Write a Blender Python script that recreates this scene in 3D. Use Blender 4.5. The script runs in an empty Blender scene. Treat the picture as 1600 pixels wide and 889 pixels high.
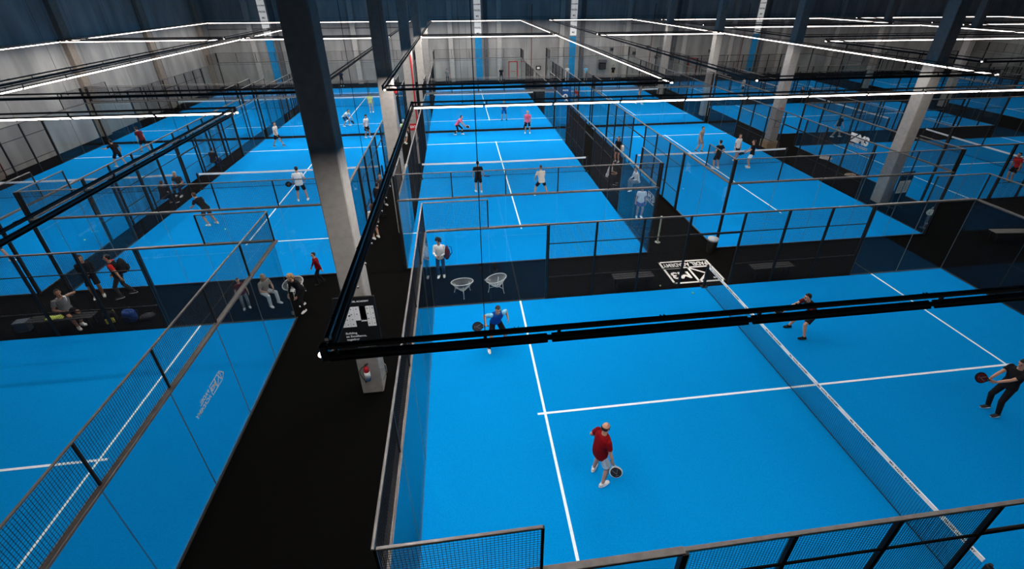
import bpy, math, random
from mathutils import Vector, Matrix, Euler
random.seed(7)
S = bpy.context.scene
COL = S.collection
PI = math.pi
# ---------------------------------------------------------------- camera, world, exposure
cam = bpy.data.cameras.new('camera')
camo = bpy.data.objects.new('camera', cam)
COL.objects.link(camo)
camo.location = (-8.709, -8.22, 9.784)
camo.rotation_euler = (1.077, 0.002, -0.126)
cam.sensor_fit = 'HORIZONTAL'
cam.sensor_width = 36.0
cam.lens = 712.454 / 1600 * 36
cam.shift_x = -8.418 / 1600
cam.shift_y = -73.78 / 1600
cam.clip_start = 0.05
cam.clip_end = 300
S.camera = camo
S.view_settings.view_transform = 'Standard'
S.view_settings.look = 'None'
S.view_settings.gamma = 1
S.view_settings.use_curve_mapping = False
S.view_settings.exposure = 0.0
S.cycles.transparent_max_bounces = 40
S.cycles.max_bounces = 6
S.cycles.diffuse_bounces = 3
S.cycles.glossy_bounces = 3
S.cycles.use_denoising = True
S.cycles.sample_clamp_indirect = 4
W = bpy.data.worlds.new('world')
S.world = W
W.use_nodes = True
W.node_tree.nodes['Background'].inputs[0].default_value = (0.2, 0.3, 0.5, 1)
W.node_tree.nodes['Background'].inputs[1].default_value = 0.02
LAMP_W = 26.0          # watts per metre of light strip

# ---------------------------------------------------------------- materials
def srgb(r, g, b):
    f = lambda c: ((c / 255 + 0.055) / 1.055) ** 2.4 if c > 10 else c / 255 / 12.92
    return (f(r), f(g), f(b))
MATS = {}
def mat(name, rgb, rough=0.7, metal=0.0, var=0.12, scale=30.0, spec=0.3, emit=0.0, bump=0.0):
    if name in MATS: return MATS[name]
    m = bpy.data.materials.new(name); m.use_nodes = True
    nt = m.node_tree; N = nt.nodes; L = nt.links
    b = N['Principled BSDF']
    b.inputs['Roughness'].default_value = rough
    b.inputs['Metallic'].default_value = metal
    b.inputs['Specular IOR Level'].default_value = spec
    tc = N.new('ShaderNodeTexCoord'); nz = N.new('ShaderNodeTexNoise'); nz.inputs['Scale'].default_value = scale
    nz.inputs['Detail'].default_value = 3
    L.new(tc.outputs['Object'], nz.inputs['Vector'])
    rp = N.new('ShaderNodeValToRGB')
    lo = tuple(c * (1 - var) for c in rgb) + (1,); hi = tuple(min(1, c * (1 + var)) for c in rgb) + (1,)
    rp.color_ramp.elements[0].color = lo; rp.color_ramp.elements[1].color = hi
    rp.color_ramp.elements[0].position = 0.3; rp.color_ramp.elements[1].position = 0.7
    L.new(nz.outputs['Fac'], rp.inputs['Fac']); L.new(rp.outputs['Color'], b.inputs['Base Color'])
    if bump:
        bp = N.new('ShaderNodeBump'); bp.inputs['Strength'].default_value = bump; bp.inputs['Distance'].default_value = 0.01
        L.new(nz.outputs['Fac'], bp.inputs['Height']); L.new(bp.outputs['Normal'], b.inputs['Normal'])
    if emit:
        b.inputs['Emission Color'].default_value = (*rgb, 1); b.inputs['Emission Strength'].default_value = emit
        m.cycles.emission_sampling = 'FRONT' if emit > 1 else 'NONE'
    MATS[name] = m
    return m
def concrete(name, base, sx, sz, axis):
    """precast concrete panels: brick texture for the joints, two noises for staining"""
    m = bpy.data.materials.new(name); m.use_nodes = True
    nt = m.node_tree; N = nt.nodes; L = nt.links; b = N['Principled BSDF']
    b.inputs['Roughness'].default_value = 0.9; b.inputs['Specular IOR Level'].default_value = 0.15
    tc = N.new('ShaderNodeTexCoord'); sp = N.new('ShaderNodeSeparateXYZ'); cb = N.new('ShaderNodeCombineXYZ')
    L.new(tc.outputs['Object'], sp.inputs[0])
    L.new(sp.outputs[axis], cb.inputs[0]); L.new(sp.outputs['Z'], cb.inputs[1])
    br = N.new('ShaderNodeTexBrick'); br.offset = 0.0
    br.inputs['Scale'].default_value = 1; br.inputs['Brick Width'].default_value = sx; br.inputs['Row Height'].default_value = sz
    br.inputs['Mortar Size'].default_value = 0.02; br.inputs['Mortar Smooth'].default_value = 0.4
    c = base
    br.inputs['Color1'].default_value = (*c, 1); br.inputs['Color2'].default_value = (c[0]*.82, c[1]*.82, c[2]*.82, 1)
    br.inputs['Mortar'].default_value = (c[0]*.35, c[1]*.35, c[2]*.35, 1)
    L.new(cb.outputs[0], br.inputs['Vector'])
    n1 = N.new('ShaderNodeTexNoise'); n1.inputs['Scale'].default_value = 0.6; n1.inputs['Detail'].default_value = 8
    mp = N.new('ShaderNodeMapping'); mp.inputs['Scale'].default_value = (1.6, 1.6, 0.35)
    L.new(tc.outputs['Object'], mp.inputs[0]); L.new(mp.outputs[0], n1.inputs['Vector'])
    rp = N.new('ShaderNodeValToRGB'); rp.color_ramp.elements[0].position = .32; rp.color_ramp.elements[1].position = .68
    rp.color_ramp.elements[0].color = (.62, .62, .64, 1); rp.color_ramp.elements[1].color = (1, 1, 1, 1)
    L.new(n1.outputs['Fac'], rp.inputs['Fac'])
    mx = N.new('ShaderNodeMix'); mx.data_type = 'RGBA'; mx.blend_type = 'MULTIPLY'; mx.inputs[0].default_value = 1
    L.new(br.outputs['Color'], mx.inputs[6]); L.new(rp.outputs['Color'], mx.inputs[7])
    L.new(mx.outputs[2], b.inputs['Base Color'])
    return m
def glass(name, tint):
    m = bpy.data.materials.new(name); m.use_nodes = True
    nt = m.node_tree; N = nt.nodes; L = nt.links; N.clear()
    o = N.new('ShaderNodeOutputMaterial'); mx = N.new('ShaderNodeMixShader'); t = N.new('ShaderNodeBsdfTransparent')
    g = N.new('ShaderNodeBsdfGlossy'); g.inputs['Roughness'].default_value = 0.01
    t.inputs['Color'].default_value = (*tint, 1)
    # clear toughened glass: reflectance from the viewing angle (the same seen from either face) with a little procedural smudging
    lw = N.new('ShaderNodeLayerWeight'); lw.inputs['Blend'].default_value = 0.5
    pw = N.new('ShaderNodeMath'); pw.operation = 'POWER'; pw.inputs[1].default_value = 4.0
    ma = N.new('ShaderNodeMath'); ma.operation = 'MULTIPLY_ADD'; ma.inputs[1].default_value = 0.8; ma.inputs[2].default_value = 0.014
    nz = N.new('ShaderNodeTexNoise'); nz.inputs['Scale'].default_value = 1.3
    m2 = N.new('ShaderNodeMath'); m2.operation = 'MULTIPLY_ADD'; m2.inputs[1].default_value = 0.01; m2.inputs[2].default_value = 0.0
    ad = N.new('ShaderNodeMath'); ad.operation = 'ADD'
    L.new(lw.outputs['Facing'], pw.inputs[0]); L.new(pw.outputs[0], ma.inputs[0])
    L.new(nz.outputs['Fac'], m2.inputs[0]); L.new(ma.outputs[0], ad.inputs[0]); L.new(m2.outputs[0], ad.inputs[1])
    L.new(ad.outputs[0], mx.inputs[0]); L.new(t.outputs[0], mx.inputs[1]); L.new(g.outputs[0], mx.inputs[2])
    L.new(mx.outputs[0], o.inputs[0])
    MATS[name] = m
    return m
M_turf = mat('blue_turf', (0.0, 0.232, 0.60), 0.9, var=0.14, scale=60, spec=0.03)
M_line = mat('white_line_paint', (0.74, 0.85, 0.90), 0.9, var=0.05)
M_carpet = mat('black_carpet', (0.0028, 0.0026, 0.0025), 0.95, var=0.3, scale=45, spec=0.03)
M_frame = mat('black_powder_coated_steel', (0.013, 0.012, 0.012), 0.5, var=0.25, scale=8, spec=0.2)
M_rail = mat('lit_black_steel_rail', (0.085, 0.076, 0.070), 0.4, var=0.25, scale=8, spec=0.5)  # matte black steel, colour lightened for the light its tops catch
M_wire = mat('black_welded_wire', (0.012, 0.012, 0.014), 0.6, var=0.1, spec=0.2)
M_glass = glass('court_glass', (0.93, 0.96, 0.965))
M_net = mat('black_net_cord', (0.008, 0.010, 0.014), 0.8)
M_tape = mat('white_net_tape', (0.82, 0.82, 0.80), 0.7, var=0.06)
M_ink = mat('dark_print', (0.02, 0.02, 0.022), 0.7)
M_white = mat('white_print', (0.80, 0.79, 0.77), 0.7, var=0.05)
M_led = mat('led_tube_glow', (1.0, 0.86, 0.78), 0.5, emit=8.0, var=0.0)
M_housing = mat('black_light_rail', (0.008, 0.009, 0.012), 0.35, var=0.2, spec=0.45)
M_cable = mat('black_cable', (0.01, 0.01, 0.011), 0.6)
M_col = mat('cast_concrete_column', (0.27, 0.25, 0.23), 0.9, var=0.10, scale=6, spec=0.15, bump=0.3)
M_red = mat('red_gloss_paint', (0.42, 0.012, 0.012), 0.35, spec=0.5)
M_steel = mat('brushed_steel', (0.45, 0.45, 0.45), 0.35, metal=0.8)
M_greyp = mat('grey_plastic', (0.10, 0.10, 0.105), 0.5)
M_blackp = mat('black_plastic', (0.012, 0.012, 0.013), 0.5)
M_wood = mat('pale_pine_wood', (0.34, 0.22, 0.11), 0.7, var=0.25, scale=12)
M_skin = {'a': mat('light_skin', (0.52, 0.27, 0.18), 0.55, var=0.08), 'b': mat('tan_skin', (0.36, 0.18, 0.11), 0.55, var=0.08)}
M_ball = mat('felt_yellow_ball', (0.55, 0.80, 0.35), 0.9)

# ---------------------------------------------------------------- mesh builder
class MB:
    def __init__(s): s.v = []; s.f = []; s.mi = []; s.cur = 0
    def add(s, vs, fs):
        o = len(s.v); s.v += [tuple(p) for p in vs]; s.f += [tuple(i + o for i in q) for q in fs]; s.mi += [s.cur] * len(fs)
    def box(s, c, d, R=None):
        hx, hy, hz = d[0] / 2, d[1] / 2, d[2] / 2
        p = [Vector((x, y, z)) for x in (-hx, hx) for y in (-hy, hy) for z in (-hz, hz)]
        if R is not None: p = [R @ q for q in p]
        c = Vector(c)
        s.add([q + c for q in p], [(0, 1, 3, 2), (4, 6, 7, 5), (0, 4, 5, 1), (2, 3, 7, 6), (0, 2, 6, 4), (1, 5, 7, 3)])
    def bbox(s, c, d, b=0.01, R=None):
        """bevelled box"""
        hx, hy, hz = d[0] / 2, d[1] / 2, d[2] / 2
        b = min(b, hx * .9, hy * .9, hz * .9)
        rings = []
        for z, k in ((-hz, b), (-hz + b, 0), (hz - b, 0), (hz, b)):
            x, y = hx - k, hy - k
            rings.append([Vector((-x + b, -y, z)), Vector((x - b, -y, z)), Vector((x, -y + b, z)), Vector((x, y - b, z)),
                          Vector((x - b, y, z)), Vector((-x + b, y, z)), Vector((-x, y - b, z)), Vector((-x, -y + b, z))])
        c = Vector(c)
        rings = [[(R @ q if R is not None else q) + c for q in r] for r in rings]
        s.loft(rings)
    def loft(s, rings, cap=True):
        n = len(rings[0]); vs = [p for r in rings for p in r]; fs = []
        for i in range(len(rings) - 1):
            for j in range(n):
                a = i * n + j; b2 = i * n + (j + 1) % n
                fs.append((a, b2, b2 + n, a + n))
        if cap:
            fs.append(tuple(range(n - 1, -1, -1))); k = (len(rings) - 1) * n; fs.append(tuple(range(k, k + n)))
        s.add(vs, fs)
    def cyl(s, a, b, r0, r1=None, n=10, cap=True):
        a = Vector(a); b = Vector(b); r1 = r0 if r1 is None else r1
        z = (b - a).normalized(); x = z.orthogonal().normalized(); y = z.cross(x)
        s.loft([[c + (x * math.cos(t) + y * math.sin(t)) * r for t in [2 * PI * k / n for k in range(n)]] for c, r in ((a, r0), (b, r1))], cap)
    def tube(s, pts, r, n=8, closed=False):
        pts = [Vector(p) for p in pts]; rs = r if isinstance(r, (list, tuple)) else [r] * len(pts)
        rings = []; up = None
        for i, p in enumerate(pts):
            if closed: t = (pts[(i + 1) % len(pts)] - pts[i - 1]).normalized()
            else: t = (pts[min(i + 1, len(pts) - 1)] - pts[max(i - 1, 0)]).normalized()
            if up is None: up = t.orthogonal().normalized()
            up = (up - t * up.dot(t)).normalized(); q = t.cross(up)
            rings.append([p + (up * math.cos(a) + q * math.sin(a)) * rs[i] for a in [2 * PI * k / n for k in range(n)]])
        if closed: rings.append(rings[0]); s.loft(rings, False)
        else: s.loft(rings)
    def ell(s, c, r, R=None, nu=14, nv=9):
        c = Vector(c); rings = []
        for i in range(1, nv):
            ph = -PI / 2 + PI * i / nv
            rings.append([Vector((r[0] * math.cos(ph) * math.cos(t), r[1] * math.cos(ph) * math.sin(t), r[2] * math.sin(ph))) for t in [2 * PI * k / nu for k in range(nu)]])
        lo = Vector((0, 0, -r[2])); hi = Vector((0, 0, r[2]))
        f = (lambda q: (R @ q if R is not None else q) + c)
        vs = [f(lo)] + [f(q) for g in rings for q in g] + [f(hi)]
        fs = [(0, 1 + (j + 1) % nu, 1 + j) for j in range(nu)]
        for i in range(len(rings) - 1):
            for j in range(nu):
                a = 1 + i * nu + j; b = 1 + i * nu + (j + 1) % nu
                fs.append((a, b, b + nu, a + nu))
        k = 1 + (len(rings) - 1) * nu
        fs += [(k + j, k + (j + 1) % nu, len(vs) - 1) for j in range(nu)]
        s.add(vs, fs)
    def cap(s, a, b, r0, r1, n=12):
        """tapered capsule"""
        a = Vector(a); b = Vector(b); d = b - a
        if d.length < 1e-5: s.ell(a, (r0, r0, r0)); return
        z = d.normalized(); x = z.orthogonal().normalized(); y = z.cross(x); rings = []
        for k in (-75, -50, -25, 0): rings.append((a + z * (r0 * math.sin(math.radians(k))), r0 * math.cos(math.radians(k))))
        for k in (0, 25, 50, 75): rings.append((b + z * (r1 * math.sin(math.radians(k))), r1 * math.cos(math.radians(k))))
        s.loft([[c + (x * math.cos(t) + y * math.sin(t)) * r for t in [2 * PI * j / n for j in range(n)]] for c, r in rings])
    def mesh(s, name, mats):
        me = bpy.data.meshes.new(name); me.from_pydata(s.v, [], s.f)
        for m in (mats if isinstance(mats, (list, tuple)) else [mats]): me.materials.append(m)
        if any(s.mi): me.polygons.foreach_set('material_index', s.mi)
        me.update()
        return me
def smooth(me, on=True):
    me.polygons.foreach_set('use_smooth', [on] * len(me.polygons)); return me
def link(name, me, parent=None, loc=(0, 0, 0), rz=0.0, label=None):
    o = bpy.data.objects.new(name, me); COL.objects.link(o)
    o.location = loc; o.rotation_euler = (0, 0, rz)
    if parent: o.parent = parent
    if label: o['label'] = label
    return o
def tag(o, label, cat, group=None):
    o['label'] = label; o['category'] = cat
    if group: o['group'] = group
    return o
def empty(name, label, cat, loc=(0, 0, 0), rz=0, group=None):
    return tag(link(name, None, None, loc, rz), label, cat, group)
def struct(name, me, loc=(0, 0, 0)):
    o = link(name, me, None, loc); o['kind'] = 'structure'; return o
def box_mesh(name, c, d, m, bev=0):
    b = MB(); (b.bbox(c, d, bev) if bev else b.box(c, d)); return b.mesh(name, m)
def text_mesh(txt, size, m, thick=0.001, bold=0.0, align='CENTER', sx=1.0):
    c = bpy.data.curves.new('lettering', 'FONT'); c.body = txt; c.size = size; c.extrude = thick; c.offset = bold
    c.align_x = align; c.align_y = 'CENTER'; c.resolution_u = 3
    o = bpy.data.objects.new('lettering', c); COL.objects.link(o)
    bpy.context.view_layer.update()
    me = bpy.data.meshes.new_from_object(o.evaluated_get(bpy.context.evaluated_depsgraph_get()))
    bpy.data.objects.remove(o)
    for v in me.vertices: v.co.x *= sx
    me.materials.clear(); me.materials.append(m)
    return me
def place(o, loc, R):
    o.matrix_local = Matrix.Translation(Vector(loc)) @ R.to_4x4(); return o
def basis(x, y):
    x = Vector(x).normalized(); y = Vector(y).normalized(); z = x.cross(y)
    return Matrix((x, y, z)).transposed()

# ---------------------------------------------------------------- room shell
XL, XR, YF, YB, ZC = -36.2, 62.0, -14.0, 51.6, 12.0
struct('floor', box_mesh('floor', ((XL + XR) / 2, (YF + YB) / 2, -0.10), (XR - XL + 1, YB - YF + 1, 0.2), M_carpet))
struct('ceiling', box_mesh('ceiling', ((XL + XR) / 2, (YF + YB) / 2, ZC + 0.1), (XR - XL + 1, YB - YF + 1, 0.2), mat('dark_ceiling', (0.10, 0.085, 0.075), 0.9)))
wc = (0.40, 0.385, 0.36)
struct('wall_back', box_mesh('wall_back', ((XL + XR) / 2, YB + 0.2, ZC / 2), (XR - XL + .8, 0.4, ZC), concrete('concrete_back', wc, 6.0, 2.4, 'X')))
struct('wall_left', box_mesh('wall_left', (XL - 0.2, (YF + YB) / 2, ZC / 2), (0.4, YB - YF, ZC), concrete('concrete_left', wc, 6.0, 12.0, 'Y')))
struct('wall_right', box_mesh('wall_right', (XR + 0.2, (YF + YB) / 2, ZC / 2), (0.4, YB - YF, ZC), concrete('concrete_right', wc, 6.0, 2.4, 'Y')))
struct('wall_front', box_mesh('wall_front', ((XL + XR) / 2, YF - 0.2, ZC / 2), (XR - XL + .8, 0.4, ZC), concrete('concrete_front', wc, 6.0, 2.4, 'X')))
# pilasters on the back and left walls
n = 1
pilm = box_mesh('wall_pilaster', (0, 0, 6), (0.55, 0.4, 12), mat('pale_concrete_pilaster', (0.40, 0.38, 0.35), .9, scale=5, spec=.15), 0.02)
pild = box_mesh('wall_pilaster_dark', (0, 0, 6), (0.5, 0.3, 12), mat('dark_steel_pilaster', (0.10, 0.10, 0.105), .7, scale=5), 0.02)
for x in (-31.5, -20.3, -9.2, -3.4, 4.3, 12.6, 20.2, 26.5, 33.5, 41, 49):
    struct('trim_%d' % n, pilm, (x, YB - 0.2, 0)); n += 1
for x in (-28.9, -17.1, -5.0, 6.9, 18.9, 30.8):
    struct('trim_%d' % n, pild, (x, YB - 0.15, 0)); n += 1
pl2 = box_mesh('wall_pilaster_side', (0, 0, 6), (0.35, 0.7, 12), mat('brown_concrete_pilaster', (0.24, 0.20, 0.165), .9, scale=5, spec=.15), 0.02)
for y in (2.0, 11.3, 20.8, 30.6, 40.2, 49.6):
    struct('trim_%d' % n, pl2, (XL + 0.17, y, 0)); n += 1

# ---------------------------------------------------------------- concrete columns
cm = box_mesh('column', (0, 0, 6), (0.56, 0.6, 12), M_col, 0.025)
NTH = ['nearest', 'second nearest', 'third', 'fourth', 'farthest']
columns = {}
for row, (cx, ys, txt) in enumerate(((-11.54, (1.6, 11.2, 20.9, 30.6, 40.3), 'in the row left of the middle courts'),
                                     (12.98, (11.3, 20.95, 30.6, 40.3), 'in the row right of the middle courts'),
                                     (37.5, (21.2, 31.0, 40.5), 'in the far right row beyond the sideways courts'))):
    for i, y in enumerate(ys):
        o = link('concrete_column', cm, None, (cx, y, 0))
        k = NTH[i] if i < len(ys) - 1 else 'farthest'
        extra = {(0, 0): ', a layout board and fire extinguisher on its front', (1, 1): ', wooden box round its foot', (0, 2): ', red pipe down its side'}.get((row, i), '')
        tag(o, 'grey concrete column, ' + k + ' one ' + txt + extra, 'column', 'concrete roof columns')
        columns[(row, i)] = o

# ---------------------------------------------------------------- court parts (shared meshes)
def wire_panel(w, h, step=0.05, t=0.0042):
    b = MB(); nx = int(round(w / step)); nz = int(round(h / step))
    for i in range(nx + 1): b.box((-w / 2 + w * i / nx, 0, h / 2), (t, t, h))
    for k in range(nz + 1): b.box((0, t, h * k / nz), (w, t, t))
    return b.mesh('wire_mesh', M_wire)
def bar_mesh(L, w, h, m=None): return box_mesh('bar', (0, 0, 0), (L, w, h), m or M_rail, 0.006)
def post_mesh(w, h, m=None): return box_mesh('post', (0, 0, h / 2), (w, w, h), m or M_frame, 0.005)
M_edge = mat('polished_glass_edge', (.12, .14, .14), .4)
pb = MB(); pb.box((0, 0, 1.5), (1.985, 0.012, 2.98)); pb.mi = [1, 1, 0, 0, 1, 1]
PM = dict(pane=pb.mesh('glass_pane', [M_glass, M_edge]),
          top2=wire_panel(1.98, 0.96), side=wire_panel(1.62, 2.95),
          p_thin=post_mesh(0.04, 1.0), p_side=post_mesh(0.07, 3.0), p_thick=post_mesh(0.10, 3.0), p_corner=post_mesh(0.09, 4.0),
          beam10=bar_mesh(10.1, 0.11, 0.06), top10=bar_mesh(10.1, 0.04, 0.035), beam4=bar_mesh(4.0, 0.10, 0.06), top2r=bar_mesh(2.0, 0.04, 0.035),
          rail12=bar_mesh(12.05, 0.06, 0.05), rail5=bar_mesh(5.0, 0.035, 0.03, M_frame), head=bar_mesh(2.0, 0.05, 0.07, M_frame),
          base10=bar_mesh(10.1, 0.05, 0.035, M_frame), base4=bar_mesh(4.0, 0.05, 0.035, M_frame))
bk = MB(); bk.bbox((0, 0, 0), (0.06, 0.05, 0.10), .01); PM['clamp'] = bk.mesh('clamp', M_frame)
def enclosure(x, y, rz, corner, label):
    root = empty('court_enclosure', label, 'court enclosure', (x, y, 0), rz, 'glass and mesh court enclosures')
    A = lambda nm, key, loc, r=0: link(nm, PM[key], root, loc, r)
    for e in (-1, 1):
        xe = 10.0 * e; xo = xe + 0.04 * e
        for k in range(5):
            A('glass_panel', 'pane', (xe, -4 + 2 * k, 0.02), PI / 2)
            A('mesh_panel', 'top2', (xo, -4 + 2 * k, 3.03), PI / 2)
        for k in range(6): A('short_post', 'p_thin', (xo, max(-4.98, min(4.98, -5 + 2 * k)), 3.0))
        A('crossbar', 'beam10', (xo + .02 * e, 0, 3.0), PI / 2); A('top_rail', 'top10', (xo, 0, 4.0), PI / 2); A('floor_channel', 'base10', (xo, 0, 0.018), PI / 2)
        for q in (-1, 1):
            if corner: A('corner_post', 'p_corner', (xe + .06 * e, 5.06 * q, 0))
    for q in (-1, 1):
        yq = 5.0 * q; yo = yq + .04 * q
        for e in (-1, 1):
            for xx in (9, 7): A('glass_panel', 'pane', (xx * e, yq, 0.02), 0)
            A('mesh_panel', 'top2', (9 * e, yo, 3.03), 0)
            A('short_post', 'p_thin', (8 * e, yo, 3.0))
            A('crossbar', 'beam4', (8 * e, yo + .01 * q, 3.0)); A('top_rail', 'top2r', (9 * e, yo, 4.0)); A('floor_channel', 'base4', (8 * e, yo, 0.018))
            A('post', 'p_thick', (6.0 * e, yo + .02 * q, 0))
            for xx in (4.33, 2.67, 1.0): A('post', 'p_side', (xx * e, yo, 0))
            for xx in (5.165, 3.5, 1.835): A('mesh_panel', 'side', (xx * e, yo - .01 * q, 0.02))
            A('middle_rail', 'rail5', (3.5 * e, yo + .02 * q, 2.25)); A('middle_rail', 'rail5', (3.5 * e, yo + .02 * q, 0.9))
        A('side_rail', 'rail12', (0, yo, 3.0)); A('door_header', 'head', (0, yo, 2.25))
    return root
# the turf with its lines
def turf():
    b = MB(); b.box((0, 0, 0.006), (20.0, 10.0, 0.012)); return b.mesh('court_turf', M_turf)
TURF = turf()
L_serv = box_mesh('service_line', (0, 0, 0.0145), (0.065, 10, 0.005), M_line)
L_cent = box_mesh('centre_line', (0, 0, 0.0145), (14.3, 0.065, 0.0052), M_line)
def net_meshes():
    zt = lambda y: 0.86 + 0.04 * (abs(y) / 5) ** 2
    b = MB(); t = 0.0035
    n = 200
    for i in range(n + 1):
        y = -4.9 + 9.8 * i / n; b.box((0, y, zt(y) / 2 + .02), (t, t, zt(y)))
    for k in range(18):
        for i in range(10):
            y0, y1 = -4.9 + .98 * i, -4.9 + .98 * (i + 1); f = (k + .5) / 18
            ym = (y0 + y1) / 2; b.box((t, ym, zt(ym) * f), (t, .99, t))
    b.tube([(0, -4.9 + .49 * i, 0.03) for i in range(21)], 0.012, 5)
    net = b.mesh('net_cords', M_net)
    b = MB()
    for i in range(20):
        y0 = -4.9 + .49 * i; y1 = y0 + .49; a = zt(y0); c = zt(y1)
        b.add([(sx * .009, yy, zz + dz) for yy, zz in ((y0, a), (y1, c)) for sx in (-1, 1) for dz in (-.05, .05)],
              [(0, 1, 3, 2), (4, 6, 7, 5), (0, 4, 5, 1), (2, 3, 7, 6), (0, 2, 6, 4), (1, 5, 7, 3)])
    tape = b.mesh('net_tape', M_tape)
    b = MB(); b.bbox((0, 0, .46), (.09, .09, .92), .01); b.cyl((0, 0, .86), (0, 0, .97), .03); b.box((0, 0, .01), (.24, .18, .02))
    return net, tape, b.mesh('net_post', M_frame)
NETM = net_meshes()
word = text_mesh('M3  PADEL ACADEMY', 0.075, M_ink, .0008, .001)
def net(x, y, rz, label):
    r = empty('padel_net', label, 'net', (x, y, 0.018), rz, 'nets strung across the courts')
    link('net_mesh', NETM[0], r); link('net_band', NETM[1], r)
    for q in (-1, 1): link('net_post', NETM[2], r, (0, 5.0 * q, 0))
    return r
def court(x, y, rz, corner, where, name=None, has_net=True):
    t = tag(link('court_surface', TURF, None, (x, y, 0), rz), 'blue turf floor of ' + where, 'court floor', 'blue padel court floors')
    for e in (-1, 1): link('service_line', L_serv, t, (6.95 * e, 0, 0))
    link('centre_line', L_cent, t)
    enclosure(x, y, rz, corner, 'glass and wire mesh enclosure around ' + where)
    nt = net(x, y, rz, 'white-topped black net across ' + where)
    light_frame(x, y, rz, 'light strip frame hung over ' + where)
    return nt
# ---------------------------------------------------------------- hanging light frames
def rail_mesh(L):
    """two slim bars one above the other, joined by hangers; clips hold the tube on the lower one"""
    b = MB()
    b.bbox((0, 0, .074), (L, .044, .044), .006); b.bbox((0, 0, -.035), (L, .040, .040), .006)
    for i in range(int(L / 2) + 1): b.box((-L / 2 + .1 + (L - .2) * i / int(L / 2), 0, .03), (.03, .02, .10))
    k = int(L / 1.35)
    for i in range(k + 1):
        x = -L / 2 + .3 + (L - .6) * i / k
        for q in (-1, 1): b.box((x + q * .018, 0, .099), (.008, .05, .010))
    for i in range(int(L / .5)): b.box((-L / 2 + .25 + .5 * i, .062, -.092), (.022, .016, .022))
    return b.mesh('light_rail', M_housing)
TILT = math.radians(46)
def tube_mesh(L):
    b = MB(); R = Matrix.Rotation(-TILT, 3, 'X')     # face turned inwards (+y) and down
    c0 = Vector((0, .026, -.062))
    b.bbox(c0, (L + .03, .018, .088), .004, R); b.cur = 1
    c = c0 + R @ Vector((0, .0105, 0)); b.box(c, (L, .004, .082), R); b.mi[-6:] = [0, 0, 0, 1, 0, 0]; return b.mesh('light_tube', [M_housing, M_led])
RAILM = {20: rail_mesh(20.0), 10: rail_mesh(9.8)}
TUBEM = tube_mesh(1.93)
capb = MB(); capb.bbox((0, 0, .02), (.07, .07, .17), .01); CAPM = capb.mesh('corner_bracket', M_housing)
clb = MB(); clb.ell((0, 0, 0), (.034, .034, .026)); CLAMP = smooth(clb.mesh('corner_lamp', M_led))
cb = MB(); cb.cyl((0, 0, 0), (0, 0, 5), .0035, n=5); cb.box((0, 0, .06), (.03, .03, .06)); CABM = cb.mesh('suspension_cable', M_cable)
def r_world_x(rz, c, a, t):
    return math.cos(rz) * (c[0] + t * math.cos(a)) - math.sin(rz) * (c[1] + t * math.sin(a))
def light_frame(x, y, rz, label, power=1.0):
    r = empty('light_frame', label, 'ceiling light', (x, y, 7.0), rz, 'rectangular strip light frames')
    for L, off, a in ((20, 5.0, PI), (20, -5.0, 0), (10, 10.0, PI / 2), (10, -10.0, -PI / 2)):
        # side local frame: x along, +y inwards
        c = (0, off, 0) if L == 20 else (off, 0, 0)
        s = link('light_rail', RAILM[L], r, c, a)
        k = 10 if L == 20 else 5
        ll = 20.0 if L == 20 else 9.8
        for i in range(k): link('light_tube', TUBEM, s, (-ll / 2 + ll / k * (i + .5), 0, 0))
        for half in ((-1, 1) if L == 20 else (0,)):
          wx = r_world_x(rz, c, a, half * 5.0)
          ld = bpy.data.lights.new('strip_lamp', 'AREA'); ld.shape = 'RECTANGLE'; ld.size = (ll - .4) / (2 if L == 20 else 1); ld.size_y = .06
          ld.energy = LAMP_W * ll * power * (COURT_POWER[0] if wx < -.5 else COURT_POWER[1] if wx > .5 else sum(COURT_POWER) / 2) / (2 if L == 20 else 1); ld.color = (1.0, 0.96, 0.92)
          lo = bpy.data.objects.new('strip_lamp', ld); COL.objects.link(lo); lo.parent = s; lo.location = ((ll / 4 * half if L == 20 else 0), .10, -.135)
    for sx in (-1, 1):
        for sy in (-1, 1): 
            cbk = link('corner_bracket', CAPM, r, (10 * sx, 5 * sy, 0)); link('corner_lamp', CLAMP, cbk, (.05 * sx, -.05 * sy, -.05))
    for xx in (-8.6, -3, 3, 8.6):
        for sy in (-1, 1): link('suspension_cable', CABM, r, (xx, 5 * sy, 0))
    for yy in (-2.2, 2.2):
        for sx in (-1, 1): link('suspension_cable', CABM, r, (10 * sx, yy, 0))
    return r
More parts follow.
